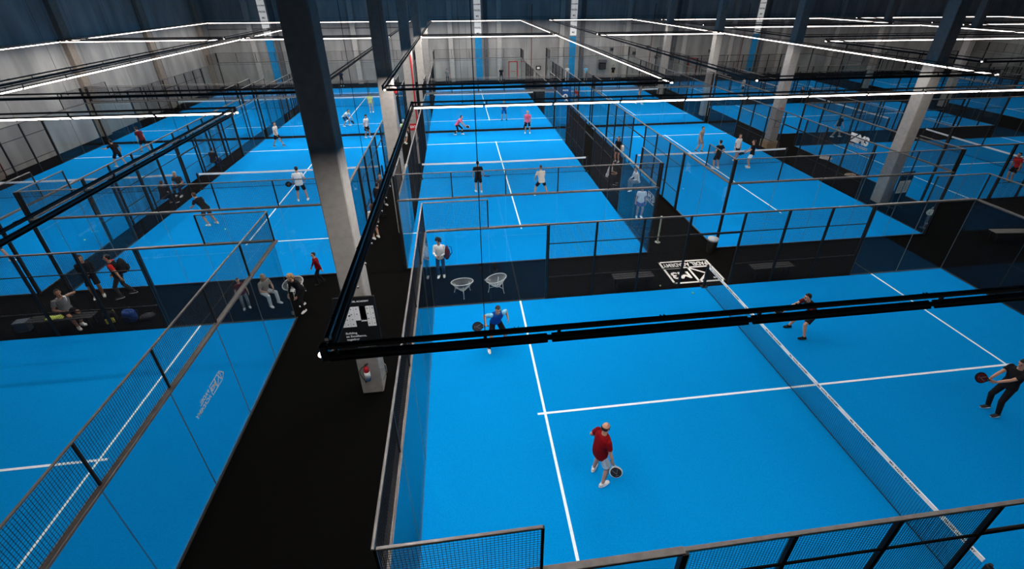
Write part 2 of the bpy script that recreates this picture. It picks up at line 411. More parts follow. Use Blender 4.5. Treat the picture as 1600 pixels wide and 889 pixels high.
COURTS = [ # x, y, rz, corner posts, description, lamp power
    (0.0, 0.0, 0, False, 'the foreground court with the player in dark red', (1.22, 0.40)),
    (-24.66, 0.0, 0, False, 'the empty foreground court at left', (0.33, 0.36)),
    (-6.15, 17.75, PI/2, True, 'the court with the black-shirted and cream-shirted pair', (1.1, 1.05)),
    (-18.35, 17.75, PI/2, True, 'the court just behind the nearest column', (0.72, 0.85)),
    (6.95, 17.75, PI/2, True, 'the court with four players meeting at the net', (0.95, 0.65)),
    (-29.5, 17.75, PI/2, True, 'the left wall court with two players in black', (0.58, 0.68)),
    (-6.15, 38.4, PI/2, True, 'the far court beyond the two players in pink', (1.2, 1.15)),
    (-18.35, 38.4, PI/2, True, 'the far court of the player in yellow', (0.95, 1.05)),
    (6.95, 38.4, PI/2, True, 'the far court right of the numbered blue banner', (1.0, 0.8)),
    (-29.5, 38.4, PI/2, True, 'the far left corner court', (0.7, 0.8)),
    (25.0, 15.9, 0, True, 'the nearest sideways court at right', (0.40, 0.30)),
    (25.0, 29.0, 0, True, 'the second sideways court at right', (0.48, 0.34)),
    (25.0, 42.1, 0, True, 'the third sideways court at right', (0.5, 0.4)),
    (49.5, 29.0, 0, True, 'the court beyond the last column row', (0.3, 0.3)),
    (49.5, 42.1, 0, True, 'the far right corner court', (0.3, 0.3))]
for i, (x, y, rz, cp, d, pw) in enumerate(COURTS):
    COURT_POWER = pw
    nt = court(x, y, rz, cp, d)
    if i == 0:
        for k in range(9):
            for q in (-1, 1):
                yy = -4.4 + k * 1.1
                o = link('net_lettering', word, nt)
                place(o, (-.0105 if q < 0 else .0105, yy, .862 + .04 * (yy / 5) ** 2), basis((0, q, 0), (0, 0, 1)))
# ---------------------------------------------------------------- people
def realise(b, name, m, vox, parent=None, sm=3):
    """voxel-remesh a set of overlapping closed shapes into one continuous smooth skin"""
    me = b.mesh(name, m); o = bpy.data.objects.new(name, me); COL.objects.link(o)
    md = o.modifiers.new('r', 'REMESH'); md.mode = 'VOXEL'; md.voxel_size = vox; md.use_smooth_shade = True
    if sm:
        m2 = o.modifiers.new('s', 'SMOOTH'); m2.factor = 0.5; m2.iterations = sm
    bpy.context.view_layer.update()
    ne = bpy.data.meshes.new_from_object(o.evaluated_get(bpy.context.evaluated_depsgraph_get()))
    ne.name = name; bpy.data.objects.remove(o); bpy.data.meshes.remove(me)
    if not ne.materials: ne.materials.append(m)
    return link(name, smooth(ne), parent)
def ik(a, c, l1, l2, pole):
    a = Vector(a); c = Vector(c); d = c - a; L = min(d.length, (l1 + l2) * .995)
    u = d.normalized(); c = a + u * L
    x = (l1 * l1 - l2 * l2 + L * L) / (2 * L); h = math.sqrt(max(0, l1 * l1 - x * x))
    p = Vector(pole); p = (p - u * p.dot(u))
    p = p.normalized() if p.length > 1e-4 else u.orthogonal()
    return a + u * x + p * h, c
def ring(c, X, Y, rx, ry, n=16, p=2.4):
    out = []
    for k in range(n):
        t = 2 * PI * k / n; ct, st = math.cos(t), math.sin(t)
        q = (abs(ct) ** p + abs(st) ** p) ** (-1 / p)
        out.append(c + X * (rx * ct * q) + Y * (ry * st * q))
    return out
CLOTH = {}
def cloth(name, rgb): return mat('cloth_' + name, rgb, 0.85, var=0.10, scale=14, spec=0.1)
C = dict(white=cloth('white', (.72, .71, .69)), cream=cloth('cream', (.62, .56, .48)), black=cloth('black', (.010, .010, .012)), charcoal=cloth('charcoal', (.035, .035, .04)),
         red=cloth('dark_red', (.20, .003, .006)), brightred=cloth('bright_red', (.55, .02, .015)), pink=cloth('pink', (.80, .13, .20)), blue=cloth('royal_blue', (.006, .06, .26)), cyan=cloth('pale_cyan', (.18, .48, .66)),
         grey=cloth('grey', (.20, .20, .20)), tan=cloth('tan', (.30, .25, .20)), yellow=cloth('yellow', (.62, .60, .22)), green=cloth('pale_green', (.42, .52, .28)), navy=cloth('navy', (.012, .022, .06)),
         purple=cloth('purple', (.10, .04, .14)), silver=cloth('silver', (.42, .41, .40)), denim=cloth('denim', (.02, .06, .14)), maroon=cloth('maroon', (.09, .01, .014)))
HAIR = {'dark': mat('dark_brown_hair', (.014, .009, .007), .6), 'black': mat('black_hair', (.006, .006, .007), .5), 'blonde': mat('blonde_hair', (.34, .20, .09), .6), 'grey': mat('grey_hair', (.35, .34, .33), .6), 'brown': mat('brown_hair', (.07, .035, .018), .6)}
M_eye = mat('dark_eye', (.01, .008, .007), .2); M_mouth = mat('lips', (.30, .08, .07), .5)
POSE = dict(
    stand=dict(pz=.93, feet=((-.12, .0), (.12, .02)), hands=((-.27, .06, .80), (.27, .06, .80)), lean=3),
    ready=dict(pz=.80, feet=((-.27, .0), (.27, .0)), hands=((-.10, .46, .92), (.16, .44, .90)), lean=32),
    walk=dict(pz=.91, feet=((-.09, .30), (.09, -.30)), hands=((-.26, -.14, .84), (.26, .22, .86)), lean=5),
    bend=dict(pz=.80, feet=((-.18, .12), (.18, -.18)), hands=((-.16, .52, .62), (.20, .55, .60)), lean=52),
    hips=dict(pz=.93, feet=((-.16, .0), (.16, .0)), hands=((-.22, .10, 1.02), (.22, .10, 1.02)), lean=2),
    phone=dict(pz=.93, feet=((-.10, .0), (.10, .05)), hands=((-.10, .32, 1.12), (.10, .32, 1.10)), lean=4),
    sit=dict(pz=.52, feet=((-.16, .46), (.16, .42)), hands=((-.14, .38, .64), (.14, .38, .64)), lean=16))
def person(label, x, y, face, pose='stand', shirt='white', legs='shorts', lcol='black', shoe='white', hair='dark', style='short', skin='a', h=1.76, vox=.010, z0=0.0,
           feet=None, hands=None, lean=None, pz=None, twist=0, look=(0, 0), sleeve=.62, socks=None, racket=None, side=0, footyaw=(8, -8), female=False, long_sleeve=False, px=(0, 0), belly=0.0, yoke=None):
    P = POSE[pose]; k = h / 1.76; s = k
    feet = feet or P['feet']; hands = hands or P['hands']; lean = P['lean'] if lean is None else lean; pz = P['pz'] if pz is None else pz
    V = Vector; X = V((1, 0, 0))
    pel = V((px[0], px[1], pz)) * s
    # torso frame
    la = math.radians(lean); sa = math.radians(side); tw = math.radians(twist)
    up = V((math.sin(sa), math.sin(la), math.cos(la) * math.cos(sa))).normalized()
    if pose != 'sit': pel = pel - V((0, .16 * math.sin(la), 0)) * s
    Rt = Matrix.Rotation(-tw, 3, 'Z')
    def fr(t):          # lateral and forward axes at height t (0 pelvis .. 1 shoulders)
        a = Matrix.Rotation(-tw * t, 3, 'Z') @ X; u = (V((0, 0, 1)).lerp(up, min(1, .3 + t))).normalized()
        a = (a - u * a.dot(u)).normalized(); return a, u.cross(a), u
    TL = .50 * s
    pts = [pel + V((0, 0, 0)) + (V((0, 0, 1)).lerp(up, .6).normalized()) * 0]
    cen = lambda t: pel + up * (TL * t)
    w = .92 if female else 1.0
    secs = [(-.20, .150, .100, 0), (-.06, .165, .112, 0), (.10, .155 * (1.02 if female else 1), .105 + belly * .5, .2), (.32, .138 * w, .098 + belly, .4), (.58, .160 * w, .112 + belly * .3, .7), (.80, .178 * w, .112, .9), (.95, .168 * w, .092, 1), (1.04, .10, .070, 1)]
    def torso(b, t0, t1, inf, extra=0.0):
        rs = []
        for i, (t, rx, ry, q) in enumerate(secs):
            if t < t0 - 1e-6 or t > t1 + 1e-6: continue
            a, f, u = fr(max(0, t)); rs.append(ring(cen(t), a, f, (rx + inf) * s, (ry + inf + extra) * s))
        b.loft(rs)
    aS, fS, uS = fr(1)
    neck = cen(1.02); hc = neck + (uS * .6 + V((0, 0, .4))).normalized() * (.205 * s) + fS * .02 * s
    lp, ly = math.radians(look[0]), math.radians(look[1])
    hf = (Matrix.Rotation(ly, 3, 'Z') @ (V((fS.x, fS.y, 0)).normalized())); hx = hf.cross(V((0, 0, 1))).normalized()
    hf = (hf * math.cos(lp) - V((0, 0, 1)) * math.sin(lp)).normalized(); hu = hx.cross(hf)
    HR = Matrix((hx, hf, hu)).transposed()
    sh = [cen(.93) + aS * (q * .185 * w * s) for q in (-1, 1)]
    hip = [pel + fr(0)[0] * (q * .092 * s) + V((0, 0, -.03 * s)) for q in (-1, 1)]
    b = MB()
    torso(b, -.2, 1.04, 0)
    b.cap(neck - uS * .06 * s, hc - uS * .03 * s, .062 * s, .056 * s)
    # head: cranium, jaw, nose, ears
    H = lambda p: hc + HR @ (V(p) * s)
    b.ell(H((0, -.012, .022)), (.076 * s, .094 * s, .098 * s), HR); b.ell(H((0, .018, -.048)), (.058 * s, .068 * s, .070 * s), HR)
    b.ell(H((0, .048, -.092)), (.026 * s, .026 * s, .022 * s), HR)
    b.cap(H((0, .088, .012)), H((0, .106, -.022)), .009 * s, .014 * s, 8)
    for q in (-1, 1): b.ell(H((q * .078, -.004, -.006)), (.010 * s, .020 * s, .032 * s), HR)
    elbows = []; wr = []; knees = []; ank = []
    for i, q in enumerate((-1, 1)):
        tgt = V(hands[i]) * s
        pole = V((q * .7, -.9, -.5))
        e, wv = ik(sh[i], tgt, .285 * s, .255 * s, pole)
        elbows.append(e); wr.append(wv)
        b.cap(sh[i], sh[i].lerp(e, .5), .054 * s, .047 * s); b.cap(sh[i].lerp(e, .5), e, .047 * s, .037 * s)
        b.cap(e, e.lerp(wv, .35), .038 * s, .040 * s); b.cap(e.lerp(wv, .35), wv, .040 * s, .026 * s)
        ft = feet[i]; fz = ft[2] if len(ft) > 2 else 0
        an = V((ft[0], ft[1], fz + .085)) * s if len(ft) < 3 else V((ft[0] * s, ft[1] * s, (fz + .085) * s))
        kn, an = ik(hip[i], an, .44 * s, .41 * s, V((q * .16, 1, .0 if pose != 'sit' else .8)))
        knees.append(kn); ank.append(an)
        b.cap(hip[i], hip[i].lerp(kn, .45), .086 * s, .078 * s); b.cap(hip[i].lerp(kn, .45), kn, .078 * s, .055 * s)
        b.cap(kn, kn.lerp(an, .3), .054 * s, .058 * s); b.cap(kn.lerp(an, .3), an, .057 * s, .036 * s)
        fy = math.radians(footyaw[i]); fd = V((math.sin(-fy), math.cos(fy), 0))
        b.cap(an - V((0, 0, .035 * s)), an + fd * .11 * s - V((0, 0, .052 * s)), .026 * s, .018 * s)
        # hand: palm, four fingers, thumb
        u = (wv - e).normalized(); grip = racket is not None and racket['hand'] == i
        if grip: ax = V(racket['dir']).normalized(); u = (u - ax * u.dot(ax) * .85).normalized(); ax = (ax - u * ax.dot(u)).normalized()
        else:
            ax = V((-q * .25, .95, .25)); ax = (ax - u * ax.dot(u)).normalized()
        pn = u.cross(ax) * (1 if grip and racket.get('flip') else -1) if grip else None
        if pn is None:
            pn = u.cross(ax)
            if pn.x * q > 0: pn = -pn
        r_ = .0088 * max(1, s)
        pc = wv + u * .052 * s
        for j in range(4):
            o = (.030 - .020 * j) * s
            b.cap(wv + u * .012 * s + ax * o * .7, wv + u * .088 * s + ax * o, .015 * s, .0125 * s, 8)
        for j, L in enumerate((.040, .045, .042, .033)):
            o = (.030 - .0205 * j) * s; p0 = wv + u * .090 * s + ax * o; d = u.copy()
            for seg, ang in enumerate(((62, 70, 60) if grip else (22 + 3 * j, 24, 16))):
                d = (d * math.cos(math.radians(ang)) + (pn if seg == 0 else pn_s) * math.sin(math.radians(ang))).normalized()
                a_ = ax; pn_s = d.cross(a_); pn_s = pn_s if pn_s.dot(pn) > 0 or seg else -pn_s
                if (u.cross(ax)).dot(pn) < 0: pn_s = -(d.cross(a_))
                else: pn_s = d.cross(a_)
                p1 = p0 + d * (L * (1, .68, .55)[seg] * s); b.cap(p0, p1, r_ * (1 - .06 * seg), r_ * (.95 - .08 * seg), 8); p0 = p1
        t0 = wv + u * .03 * s + ax * .028 * s; t1 = t0 + (ax * .7 + u * .6 + pn * .35).normalized() * .042 * s
        t2 = t1 + ((u * .5 + pn * .95 - ax * .1) if grip else (u * .85 + ax * .25 + pn * .3)).normalized() * .036 * s
        b.cap(t0, t1, .0125 * s, .0105 * s, 8); b.cap(t1, t2, .0105 * s, .0085 * s, 8)
        if grip: G = (wv + u * .092 * s + pn * .030 * s, V(racket['dir']).normalized(), pn)
    body = realise(b, 'person', M_skin[skin], vox, None, 2)
    body.location = (x, y, z0); body.rotation_euler = (0, 0, math.radians(face - 90))
    tag(body, label, 'person')
    cv = max(vox, .009)
    # top
    b = MB(); torso(b, -.2, 1.04, .022, belly * .15)
    a_, f_, u_ = fr(1); b.loft([ring(cen(.93), a_, f_, .17 * w * s + .018, .094 * s + .018), ring(cen(1.0), a_, f_, .145 * s, .092 * s), ring(cen(1.065), a_, f_, .085 * s, .080 * s)])
    for i in (0, 1):
        e = elbows[i]; q = sleeve if not long_sleeve else 1.0
        b.cap(sh[i], sh[i] + (e - sh[i]) * .05, .066 * s, .066 * s)
        b.cyl(sh[i] - (e - sh[i]) * .02, sh[i].lerp(e, q), .066 * s, (.062 if not long_sleeve else .050) * s, n=14)
        if long_sleeve:
            b.cap(e, e, .050 * s, .050 * s); b.cyl(e, e.lerp(wr[i], .96), .050 * s, .036 * s, n=12)
    realise(b, 'shirt' if not long_sleeve else 'jacket', C[shirt], cv, body, 2)
    # legs
    b = MB(); torso(b, -.2, .10, .012)
    for i in (0, 1):
        kn = knees[i]; an = ank[i]; q = {'shorts': .80, 'short_shorts': .5, 'trousers': 1, 'leggings': 1, 'skirt': .62}[legs]
        wd = .118 if legs == 'skirt' else .092 if legs != 'leggings' else .084
        b.cap(hip[i], hip[i] + V((0, 0, -.01)), .091 * s, .091 * s)
        b.cyl(hip[i], hip[i].lerp(kn, q), .092 * s, (wd if q < 1 else (.066 if legs == 'trousers' else .060)) * s, n=16)
        if q == 1:
            r2 = (.068, .055) if legs == 'trousers' else (.060, .042)
            b.cap(kn, kn, r2[0] * s, r2[0] * s); b.cyl(kn, kn.lerp(an, .97), r2[0] * s, r2[1] * s, n=14)
    realise(b, {'shorts': 'shorts', 'short_shorts': 'shorts', 'trousers': 'trousers', 'leggings': 'leggings', 'skirt': 'skirt'}[legs], C[lcol], cv, body, 2)
    # shoes and socks
    for i in (0, 1):
        an = ank[i]; fy = math.radians(footyaw[i]); fd = V((math.sin(-fy), math.cos(fy), 0)); sd = V((fd.y, -fd.x, 0))
        b = MB(); zb = an.z - .085 * s
        sec = [(-.085, .026, .030), (-.075, .036, .075), (-.02, .040, .085), (.04, .043, .070), (.10, .047, .052), (.15, .044, .042), (.185, .030, .034)]
        b.loft([ring(V((an.x, an.y, zb + hh * s / 2 + .002)) + fd * t * s, sd, V((0, 0, 1)), rw * s, hh * s / 2, 12, 2.8) for t, rw, hh in sec])
        b.cyl(an - V((0, 0, .03 * s)), an + V((0, 0, .012 * s)), .050 * s, .046 * s, n=12)
        so = realise(b, 'shoe', C[shoe], min(cv, .009), body, 2)
        b = MB(); b.loft([ring(V((an.x, an.y, zb + z * s)) + fd * .045 * s, sd, fd, rw * s, .142 * s, 18, 2.6) for z, rw in ((0.0, .047), (.018, .050), (.022, .044))])
        link('shoe_sole', b.mesh('shoe_sole', C['white'] if shoe != 'black' else C['charcoal']), so)
        if socks and legs not in ('trousers', 'leggings'):
            b = MB(); t = .70; b.cyl(an - V((0, 0, .02)), an.lerp(knees[i], .42), .046 * s, .060 * s, n=14); link('sock', smooth(b.mesh('sock', C[socks])), body)
    # hair
    if style != 'none':
        hm = HAIR.get(hair, HAIR['dark']); b = MB()
        if style == 'bald':
            for t in range(-128, 129, 16):
                a = math.radians(t - 90); b.ell(H((.066 * math.cos(a), -.012 + .084 * math.sin(a), .0)), (.020 * s, .020 * s, .046 * s), HR, 8, 6)
        else:
            b.ell(H((0, -.036, .040)), (.082 * s, .088 * s, .094 * s), HR); b.ell(H((0, -.055, -.012)), (.072 * s, .058 * s, .070 * s), HR)
            b.ell(H((0, .030, .100)), (.056 * s, .042 * s, .024 * s), HR)
            if style == 'long':
                b.ell(H((0, -.075, -.08)), (.085 * s, .050 * s, .15 * s), HR)
                for q in (-1, 1): b.ell(H((q * .075, -.02, -.08)), (.026 * s, .045 * s, .12 * s), HR)
            if style == 'curly':
                rr = random.Random(3)
                for _ in range(46):
                    a = rr.uniform(0, 2 * PI); e_ = rr.uniform(-.5, 1.4); c_ = (.105 * math.cos(e_) * math.cos(a), -.02 + .115 * math.cos(e_) * math.sin(a), .03 + .115 * math.sin(e_))
                    if c_[1] > .05 and c_[2] < .08: continue
                    b.ell(H(c_), (.04 * s,) * 3, HR, 8, 6)
        realise(b, 'hair' , hm, min(.010, cv), body, 2)
        if style == 'cap':
            pass
    if style == 'short' and vox < .008 or style == 'bald' or vox < .008:
        b = MB()
        for q in (-1, 1): b.ell(H((q * .030, .078, .012)), (.012 * s, .007 * s, .006 * s), HR, 10, 6); b.cap(H((q * .018, .086, .032)), H((q * .044, .080, .032)), .0045 * s, .0035 * s, 6)
        link('eyes', smooth(b.mesh('eyes', M_eye)), body)
        b = MB(); b.ell(H((0, .084, -.060)), (.022 * s, .008 * s, .006 * s), HR, 10, 6); link('mouth', smooth(b.mesh('mouth', M_mouth)), body)
    if yoke:
        b = MB(); a_, f_, u_ = fr(1)
        for i, q in enumerate((-1, 1)):
            b.cyl(sh[i].lerp(elbows[i], .02), sh[i].lerp(elbows[i], sleeve + .01), .071 * s, .067 * s, n=14)
            b.cap(sh[i], sh[i], .071 * s, .071 * s)
        realise(b, 'sleeve_panel', C[yoke], cv, body, 1)
    RM = Matrix.Rotation(math.radians(face - 90), 4, 'Z'); RM.translation = (x, y, z0)
    if racket is not None:
        g, d, pn = G; wg = RM @ g; wd = (RM.to_3x3() @ d); wn = RM.to_3x3() @ pn
        padel_racket(racket['label'], wg, wd, wn, racket.get('face', 'black'), racket.get('rim', 'black'), racket.get('roll', 0))
    return dict(body=body, head=RM @ hc, wr=[RM @ q for q in wr], M=RM, sh=[RM @ q for q in sh], up=RM.to_3x3() @ up)
RK = {}
def padel_racket(label, g, d, n, face, rim, roll=0):
    """a solid padel bat: drop-shaped holed face, rim, split throat, wrapped grip, end cap with strap. d points from grip to head."""
    d = d.normalized(); n = (n - d * n.dot(d)).normalized(); n = Matrix.Rotation(math.radians(roll), 3, d) @ n; x = d.cross(n)
    M = Matrix((x, n, d)).transposed().to_4x4(); M.translation = g
    key = (face, rim)
    if key not in RK:
        out = []
        for k in range(40):
            t = 2 * PI * k / 40; c, s_ = math.cos(t), math.sin(t)
            wx = .128 * (1 - .16 * max(0, -s_) ** 1.5); out.append((wx * c, .150 * s_ * (1 if s_ > 0 else .98)))
        zc = .265
        f = MB(); f.loft([[Vector((px_ * q, yy, zc + pz_ * q)) for px_, pz_ in out] for q, yy in ((.93, -.017), (.95, -.019), (.95, .019), (.93, .017))])
        rimm = MB(); rimm.tube([(px_, 0, zc + pz_) for px_, pz_ in out], .0185, 8, True)
        th = MB()
        for q in (-1, 1): th.tube([(q * .012, 0, .055), (q * .030, 0, .09), (q * .062, 0, .135)], [.012, .013, .014], 8)
        gr = MB(); gr.tube([(0, 0, -.07), (0, 0, -.066), (0, 0, .06)], [.012, .0165, .0155], 12)
        for i in range(9): gr.tube([(.0168 * math.cos(a), .0168 * math.sin(a), -.06 + .0125 * i + .004 * a / PI) for a in [2 * PI * j / 10 for j in range(11)]], .0012, 4)
        gr.cyl((0, 0, -.078), (0, 0, -.066), .021, .019, 12)
        ho = MB()
        for i in range(-4, 5):
            for j in range(-4, 5):
                px_, pz_ = i * .022 + (.011 if j % 2 else 0), j * .021
                if (px_ / .095) ** 2 + (pz_ / .110) ** 2 < 1:
                    for q in (-1, 1): ho.cyl((px_, q * .0185, zc + pz_), (px_, q * .0197, zc + pz_), .0055, n=8)
        lg = MB()
        for q in (-1, 1):
            for a0, a1 in (((-.06, -.08), (.0, .05)), ((.0, .05), (.06, -.08)), ((-.03, .09), (.03, .09))):
                lg.cyl((a0[0], q * .0192, zc + a0[1]), (a1[0], q * .0192, zc + a1[1]), .007, n=4)
        RK[key] = [('racket_face', smooth(f.mesh('racket_face', C[face]), False)), ('racket_rim', smooth(rimm.mesh('racket_rim', C[rim]))), ('throat', smooth(th.mesh('throat', C[rim]))),
                   ('grip', smooth(gr.mesh('grip', C['charcoal']))), ('face_holes', ho.mesh('face_holes', M_ink)), ('printed_stripes', lg.mesh('printed_stripes', C['grey'] if face != 'white' else C['black']))]
    r = empty('padel_racket', label, 'racket'); r.matrix_world = M
    for nm, me in RK[key]: link(nm, me, r)
    return r
def backpack(label, p, yaw, m, w=.30, h=.46, d=.18, cat='bag', zr=0, straps=True, trim=None, group=None):
    r = empty('backpack', label, cat, p, yaw, group)
    b = MB(); rs = []
    for z, k in ((0, .80), (.03, .95), (.15, 1), (.30, .98), (.40, .85), (h - .02, .60), (h, .40)):
        rs.append(ring(Vector((0, 0, z)), Vector((1, 0, 0)), Vector((0, 1, 0)), w / 2 * k, d / 2 * k, 20, 3))
    b.loft(rs); link('pack_body', smooth(b.mesh('pack_body', m)), r)
    b = MB(); b.bbox((0, -d / 2 - .02, .14), (w * .72, .05, .20), .015); link('front_pocket', b.mesh('front_pocket', trim or m), r)
    if straps:
        for q in (-1, 1):
            b = MB(); b.tube([(q * .09, d / 2 * .8, h - .04), (q * .10, d / 2 + .07, h - .06), (q * .10, d / 2 + .09, .22), (q * .10, d / 2 * .85, .06)], .014, 6); link('shoulder_strap', smooth(b.mesh('shoulder_strap', trim or m)), r)
    b = MB(); b.tube([(-.04, 0, h - .01), (-.03, 0, h + .04), (.03, 0, h + .04), (.04, 0, h - .01)], .008, 6); link('top_handle', smooth(b.mesh('top_handle', m)), r)
    return r
NB = .0065   # voxel for the nearest players
RR = lambda hand, d, label, **k: dict(hand=hand, dir=d, label=label, **k)
# --- foreground court
person('bald man in dark red shirt and white shorts, seen from behind, dark racket lowered', -6.10, -1.95, 20, 'stand', 'red', 'shorts', 'white', 'white', 'dark', 'bald', vox=NB,
       feet=((-.22, .06), (.19, 0)), hands=((-.24, .18, 1.04), (.33, .10, .80)), lean=5, look=(15, 0), racket=RR(1, (.30, .25, -.90), 'black and white racket hanging from the hand of the man in dark red', face='charcoal', rim='white', roll=-40), belly=.05, h=1.78, footyaw=(30, 0), z0=.0175)
person('man in blue shirt leaning forward with feet apart, racket held out to his side', -7.98, 2.85, -78, 'ready', 'blue', 'shorts', 'black', 'white', 'dark', 'short', vox=NB,
       feet=((-.31, -.07), (.32, .21)), hands=((-.34, .12, 1.0), (.38, .16, 1.02)), lean=28, look=(10, -5), pz=.85, socks='black', racket=RR(1, (.95, .0, .18), 'round dark racket held out by the man in blue', face='charcoal', rim='black', roll=-30), yoke='cyan', footyaw=(25, -5), z0=.0175)
person('man in black shirt with red shoulders crouching right of the net in dark shoes', 1.95, 2.12, 176, 'ready', 'black', 'shorts', 'black', 'black', 'black', 'short', skin='a', vox=NB,
       feet=((-.31, .19), (.28, .32)), hands=((-.22, .36, .76), (.25, .60, .84)), lean=34, look=(12, 0), pz=.80, racket=RR(1, (.15, .95, -.1), 'dark racket pointed at the net by the crouching man', face='black', rim='white'), yoke='maroon', footyaw=(0, 0), z0=.0175)
person('bearded man in black shirt and long black trousers at the right edge, dark racket raised', 4.80, -1.40, 172, 'stand', 'black', 'trousers', 'black', 'charcoal', 'black', 'short', skin='a', vox=NB,
       feet=((-.20, .07), (.10, .06)), hands=((-.02, .42, 1.02), (.10, .46, 1.06)), lean=2, h=1.74, look=(18, 12), racket=RR(1, (.10, .88, .25), 'large black racket held up by the man at the right edge', face='maroon', rim='black', roll=0), z0=.0175, footyaw=(10, 5))
# --- walkway between front and middle courts
w1 = person('woman in white jacket and dark jeans with a backpack, looking at her phone', -9.78, 7.05, -95, 'phone', 'white', 'trousers', 'denim', 'white', 'black', 'curly', vox=.008, female=True, h=1.68, long_sleeve=True, look=(25, 25))
# --- middle court
person('man in black shirt and shorts with blue racket, back turned', -7.9, 15.35, 95, 'stand', 'black', 'shorts', 'black', 'white', 'dark', 'short', vox=.009, hands=((-.27, .10, .88), (.33, .18, .85)), feet=((-.14, .04), (.14, -.08)), racket=RR(1, (.85, .35, -.15), 'blue racket of the man in black on the middle court', face='blue', rim='navy', roll=70), z0=.0175)
person('man in cream shirt and black shorts, back turned, legs spread', -4.55, 14.5, 95, 'ready', 'cream', 'shorts', 'black', 'white', 'dark', 'short', vox=.009, feet=((-.36, .0), (.36, .04)), hands=((-.30, .22, .82), (.10, .40, .90)), lean=24, pz=.84, z0=.0175)
person('person in pink top and black leggings bending forward over a racket', -8.85, 27.1, -20, 'bend', 'pink', 'leggings', 'black', 'white', 'dark', 'short', vox=.012, lean=40, feet=((-.12, .25), (.12, -.30)), hands=((-.1, .5, .75), (.15, .55, .70)), racket=RR(1, (.1, .9, .1), 'small racket of the person in pink at left', face='black', rim='white'), z0=.0175)
person('person in pink shirt, black shorts and white cap standing with racket down', -3.5, 26.8, -95, 'stand', 'pink', 'shorts', 'black', 'white', 'grey', 'short', vox=.012, feet=((-.18, 0), (.18, 0)), racket=RR(1, (.1, .2, -.9), 'black racket hanging from the standing pink player', face='black', rim='black'), z0=.0175)
person('person in dark blue outfit with hand on hip beyond the pink players', -4.9, 31.1, -90, 'hips', 'blue', 'shorts', 'blue', 'black', 'dark', 'short', vox=.014, feet=((-.2, 0), (.2, 0)), z0=.0175)
# --- left second-row court
person('man in white shirt and black shorts on the service line, back turned', -17.25, 15.4, 100, 'stand', 'white', 'shorts', 'black', 'white', 'black', 'short', vox=.009, feet=((-.22, 0), (.22, 0)), hands=((-.30, .22, .92), (.26, .18, .95)), h=1.86, racket=RR(0, (-.95, .2, -.05), 'black racket of the man in white on the service line', face='black', rim='black', roll=50), look=(15, 30), z0=.0175)
person('man in white shirt and dark shorts striding across the court by the left net', -21.75, 25.75, -10, 'walk', 'cream', 'shorts', 'black', 'charcoal', 'dark', 'short', vox=.012, racket=RR(1, (.1, .5, -.8), 'white racket of the striding man', face='white', rim='black'), z0=.0175)
person('man in white shirt bending down to a low ball with navy shorts', -18.0, 30.9, -25, 'bend', 'white', 'shorts', 'navy', 'white', 'dark', 'short', vox=.014, racket=RR(1, (.1, .8, -.5), 'dark racket of the bending man in white', face='black', rim='black'), z0=.0175)
person('man in white shirt and black shorts looking down, racket by his knee', -15.75, 27.2, -30, 'stand', 'white', 'shorts', 'black', 'white', 'black', 'short', vox=.012, look=(40, 0), lean=12, feet=((-.12, .12), (.12, -.12)), racket=RR(1, (.2, .85, -.35), 'black racket of the man looking down', face='black', rim='black', roll=80), z0=.0175)
person('player in black shirt stretching to the left near the mesh panel', -20.9, 13.0, 160, 'ready', 'black', 'shorts', 'charcoal', 'white', 'brown', 'short', vox=.009, feet=((-.14, -.12), (.16, -.30)), lean=38, pz=.90, hands=((-.2, .5, .9), (.2, .0, .75)), z0=.0175)
person('player in yellow shirt and pale shorts seen on the far court', -16.7, 35.6, 90, 'stand', 'yellow', 'shorts', 'cream', 'white', 'grey', 'short', vox=.014, z0=.0175)
# --- left wall court
person('player in black stretching an arm to the left, the nearer of two', -30.4, 22.7, 150, 'ready', 'black', 'shorts', 'black', 'white', 'black', 'short', vox=.014, lean=14, pz=.88, hands=((-.45, .35, 1.2), (.3, .1, .85)), z0=.0175)
person('player in dark red and black, the farther of two by the left wall', -30.5, 25.6, 160, 'stand', 'maroon', 'shorts', 'black', 'charcoal', 'dark', 'short', vox=.014, lean=14, feet=((-.15, .2), (.15, -.2)), z0=.0175)
person('player in black shorts cut off by the left picture edge', -27.75, 10.35, 0, 'walk', 'black', 'shorts', 'charcoal', 'white', 'dark', 'short', vox=.012, z0=.0175)
# --- right court, four at the net
person('man in tan shirt and grey shorts walking along the far side of the net', 7.55, 20.6, -60, 'walk', 'tan', 'shorts', 'grey', 'charcoal', 'dark', 'short', vox=.011, feet=((-.1, .16), (.1, -.16)), z0=.0175)
person('man in black shirt and shorts with his back to the camera near the net', 7.0, 17.2, 100, 'hips', 'black', 'shorts', 'black', 'white', 'black', 'short', vox=.010, h=1.8, z0=.0175)
person('player in black shirt and white shorts holding a racket at the net', 9.15, 17.1, 150, 'stand', 'black', 'shorts', 'white', 'white', 'brown', 'short', vox=.010, hands=((-.2, .35, 1.0), (.18, .34, 1.0)), racket=RR(0, (-.4, .8, .0), 'dark racket of the player in white shorts', face='black', rim='navy'), z0=.0175)
person('player in white shirt half hidden behind the one in white shorts', 9.0, 18.5, -70, 'stand', 'white', 'shorts', 'black', 'white', 'dark', 'short', vox=.011, z0=.0175)
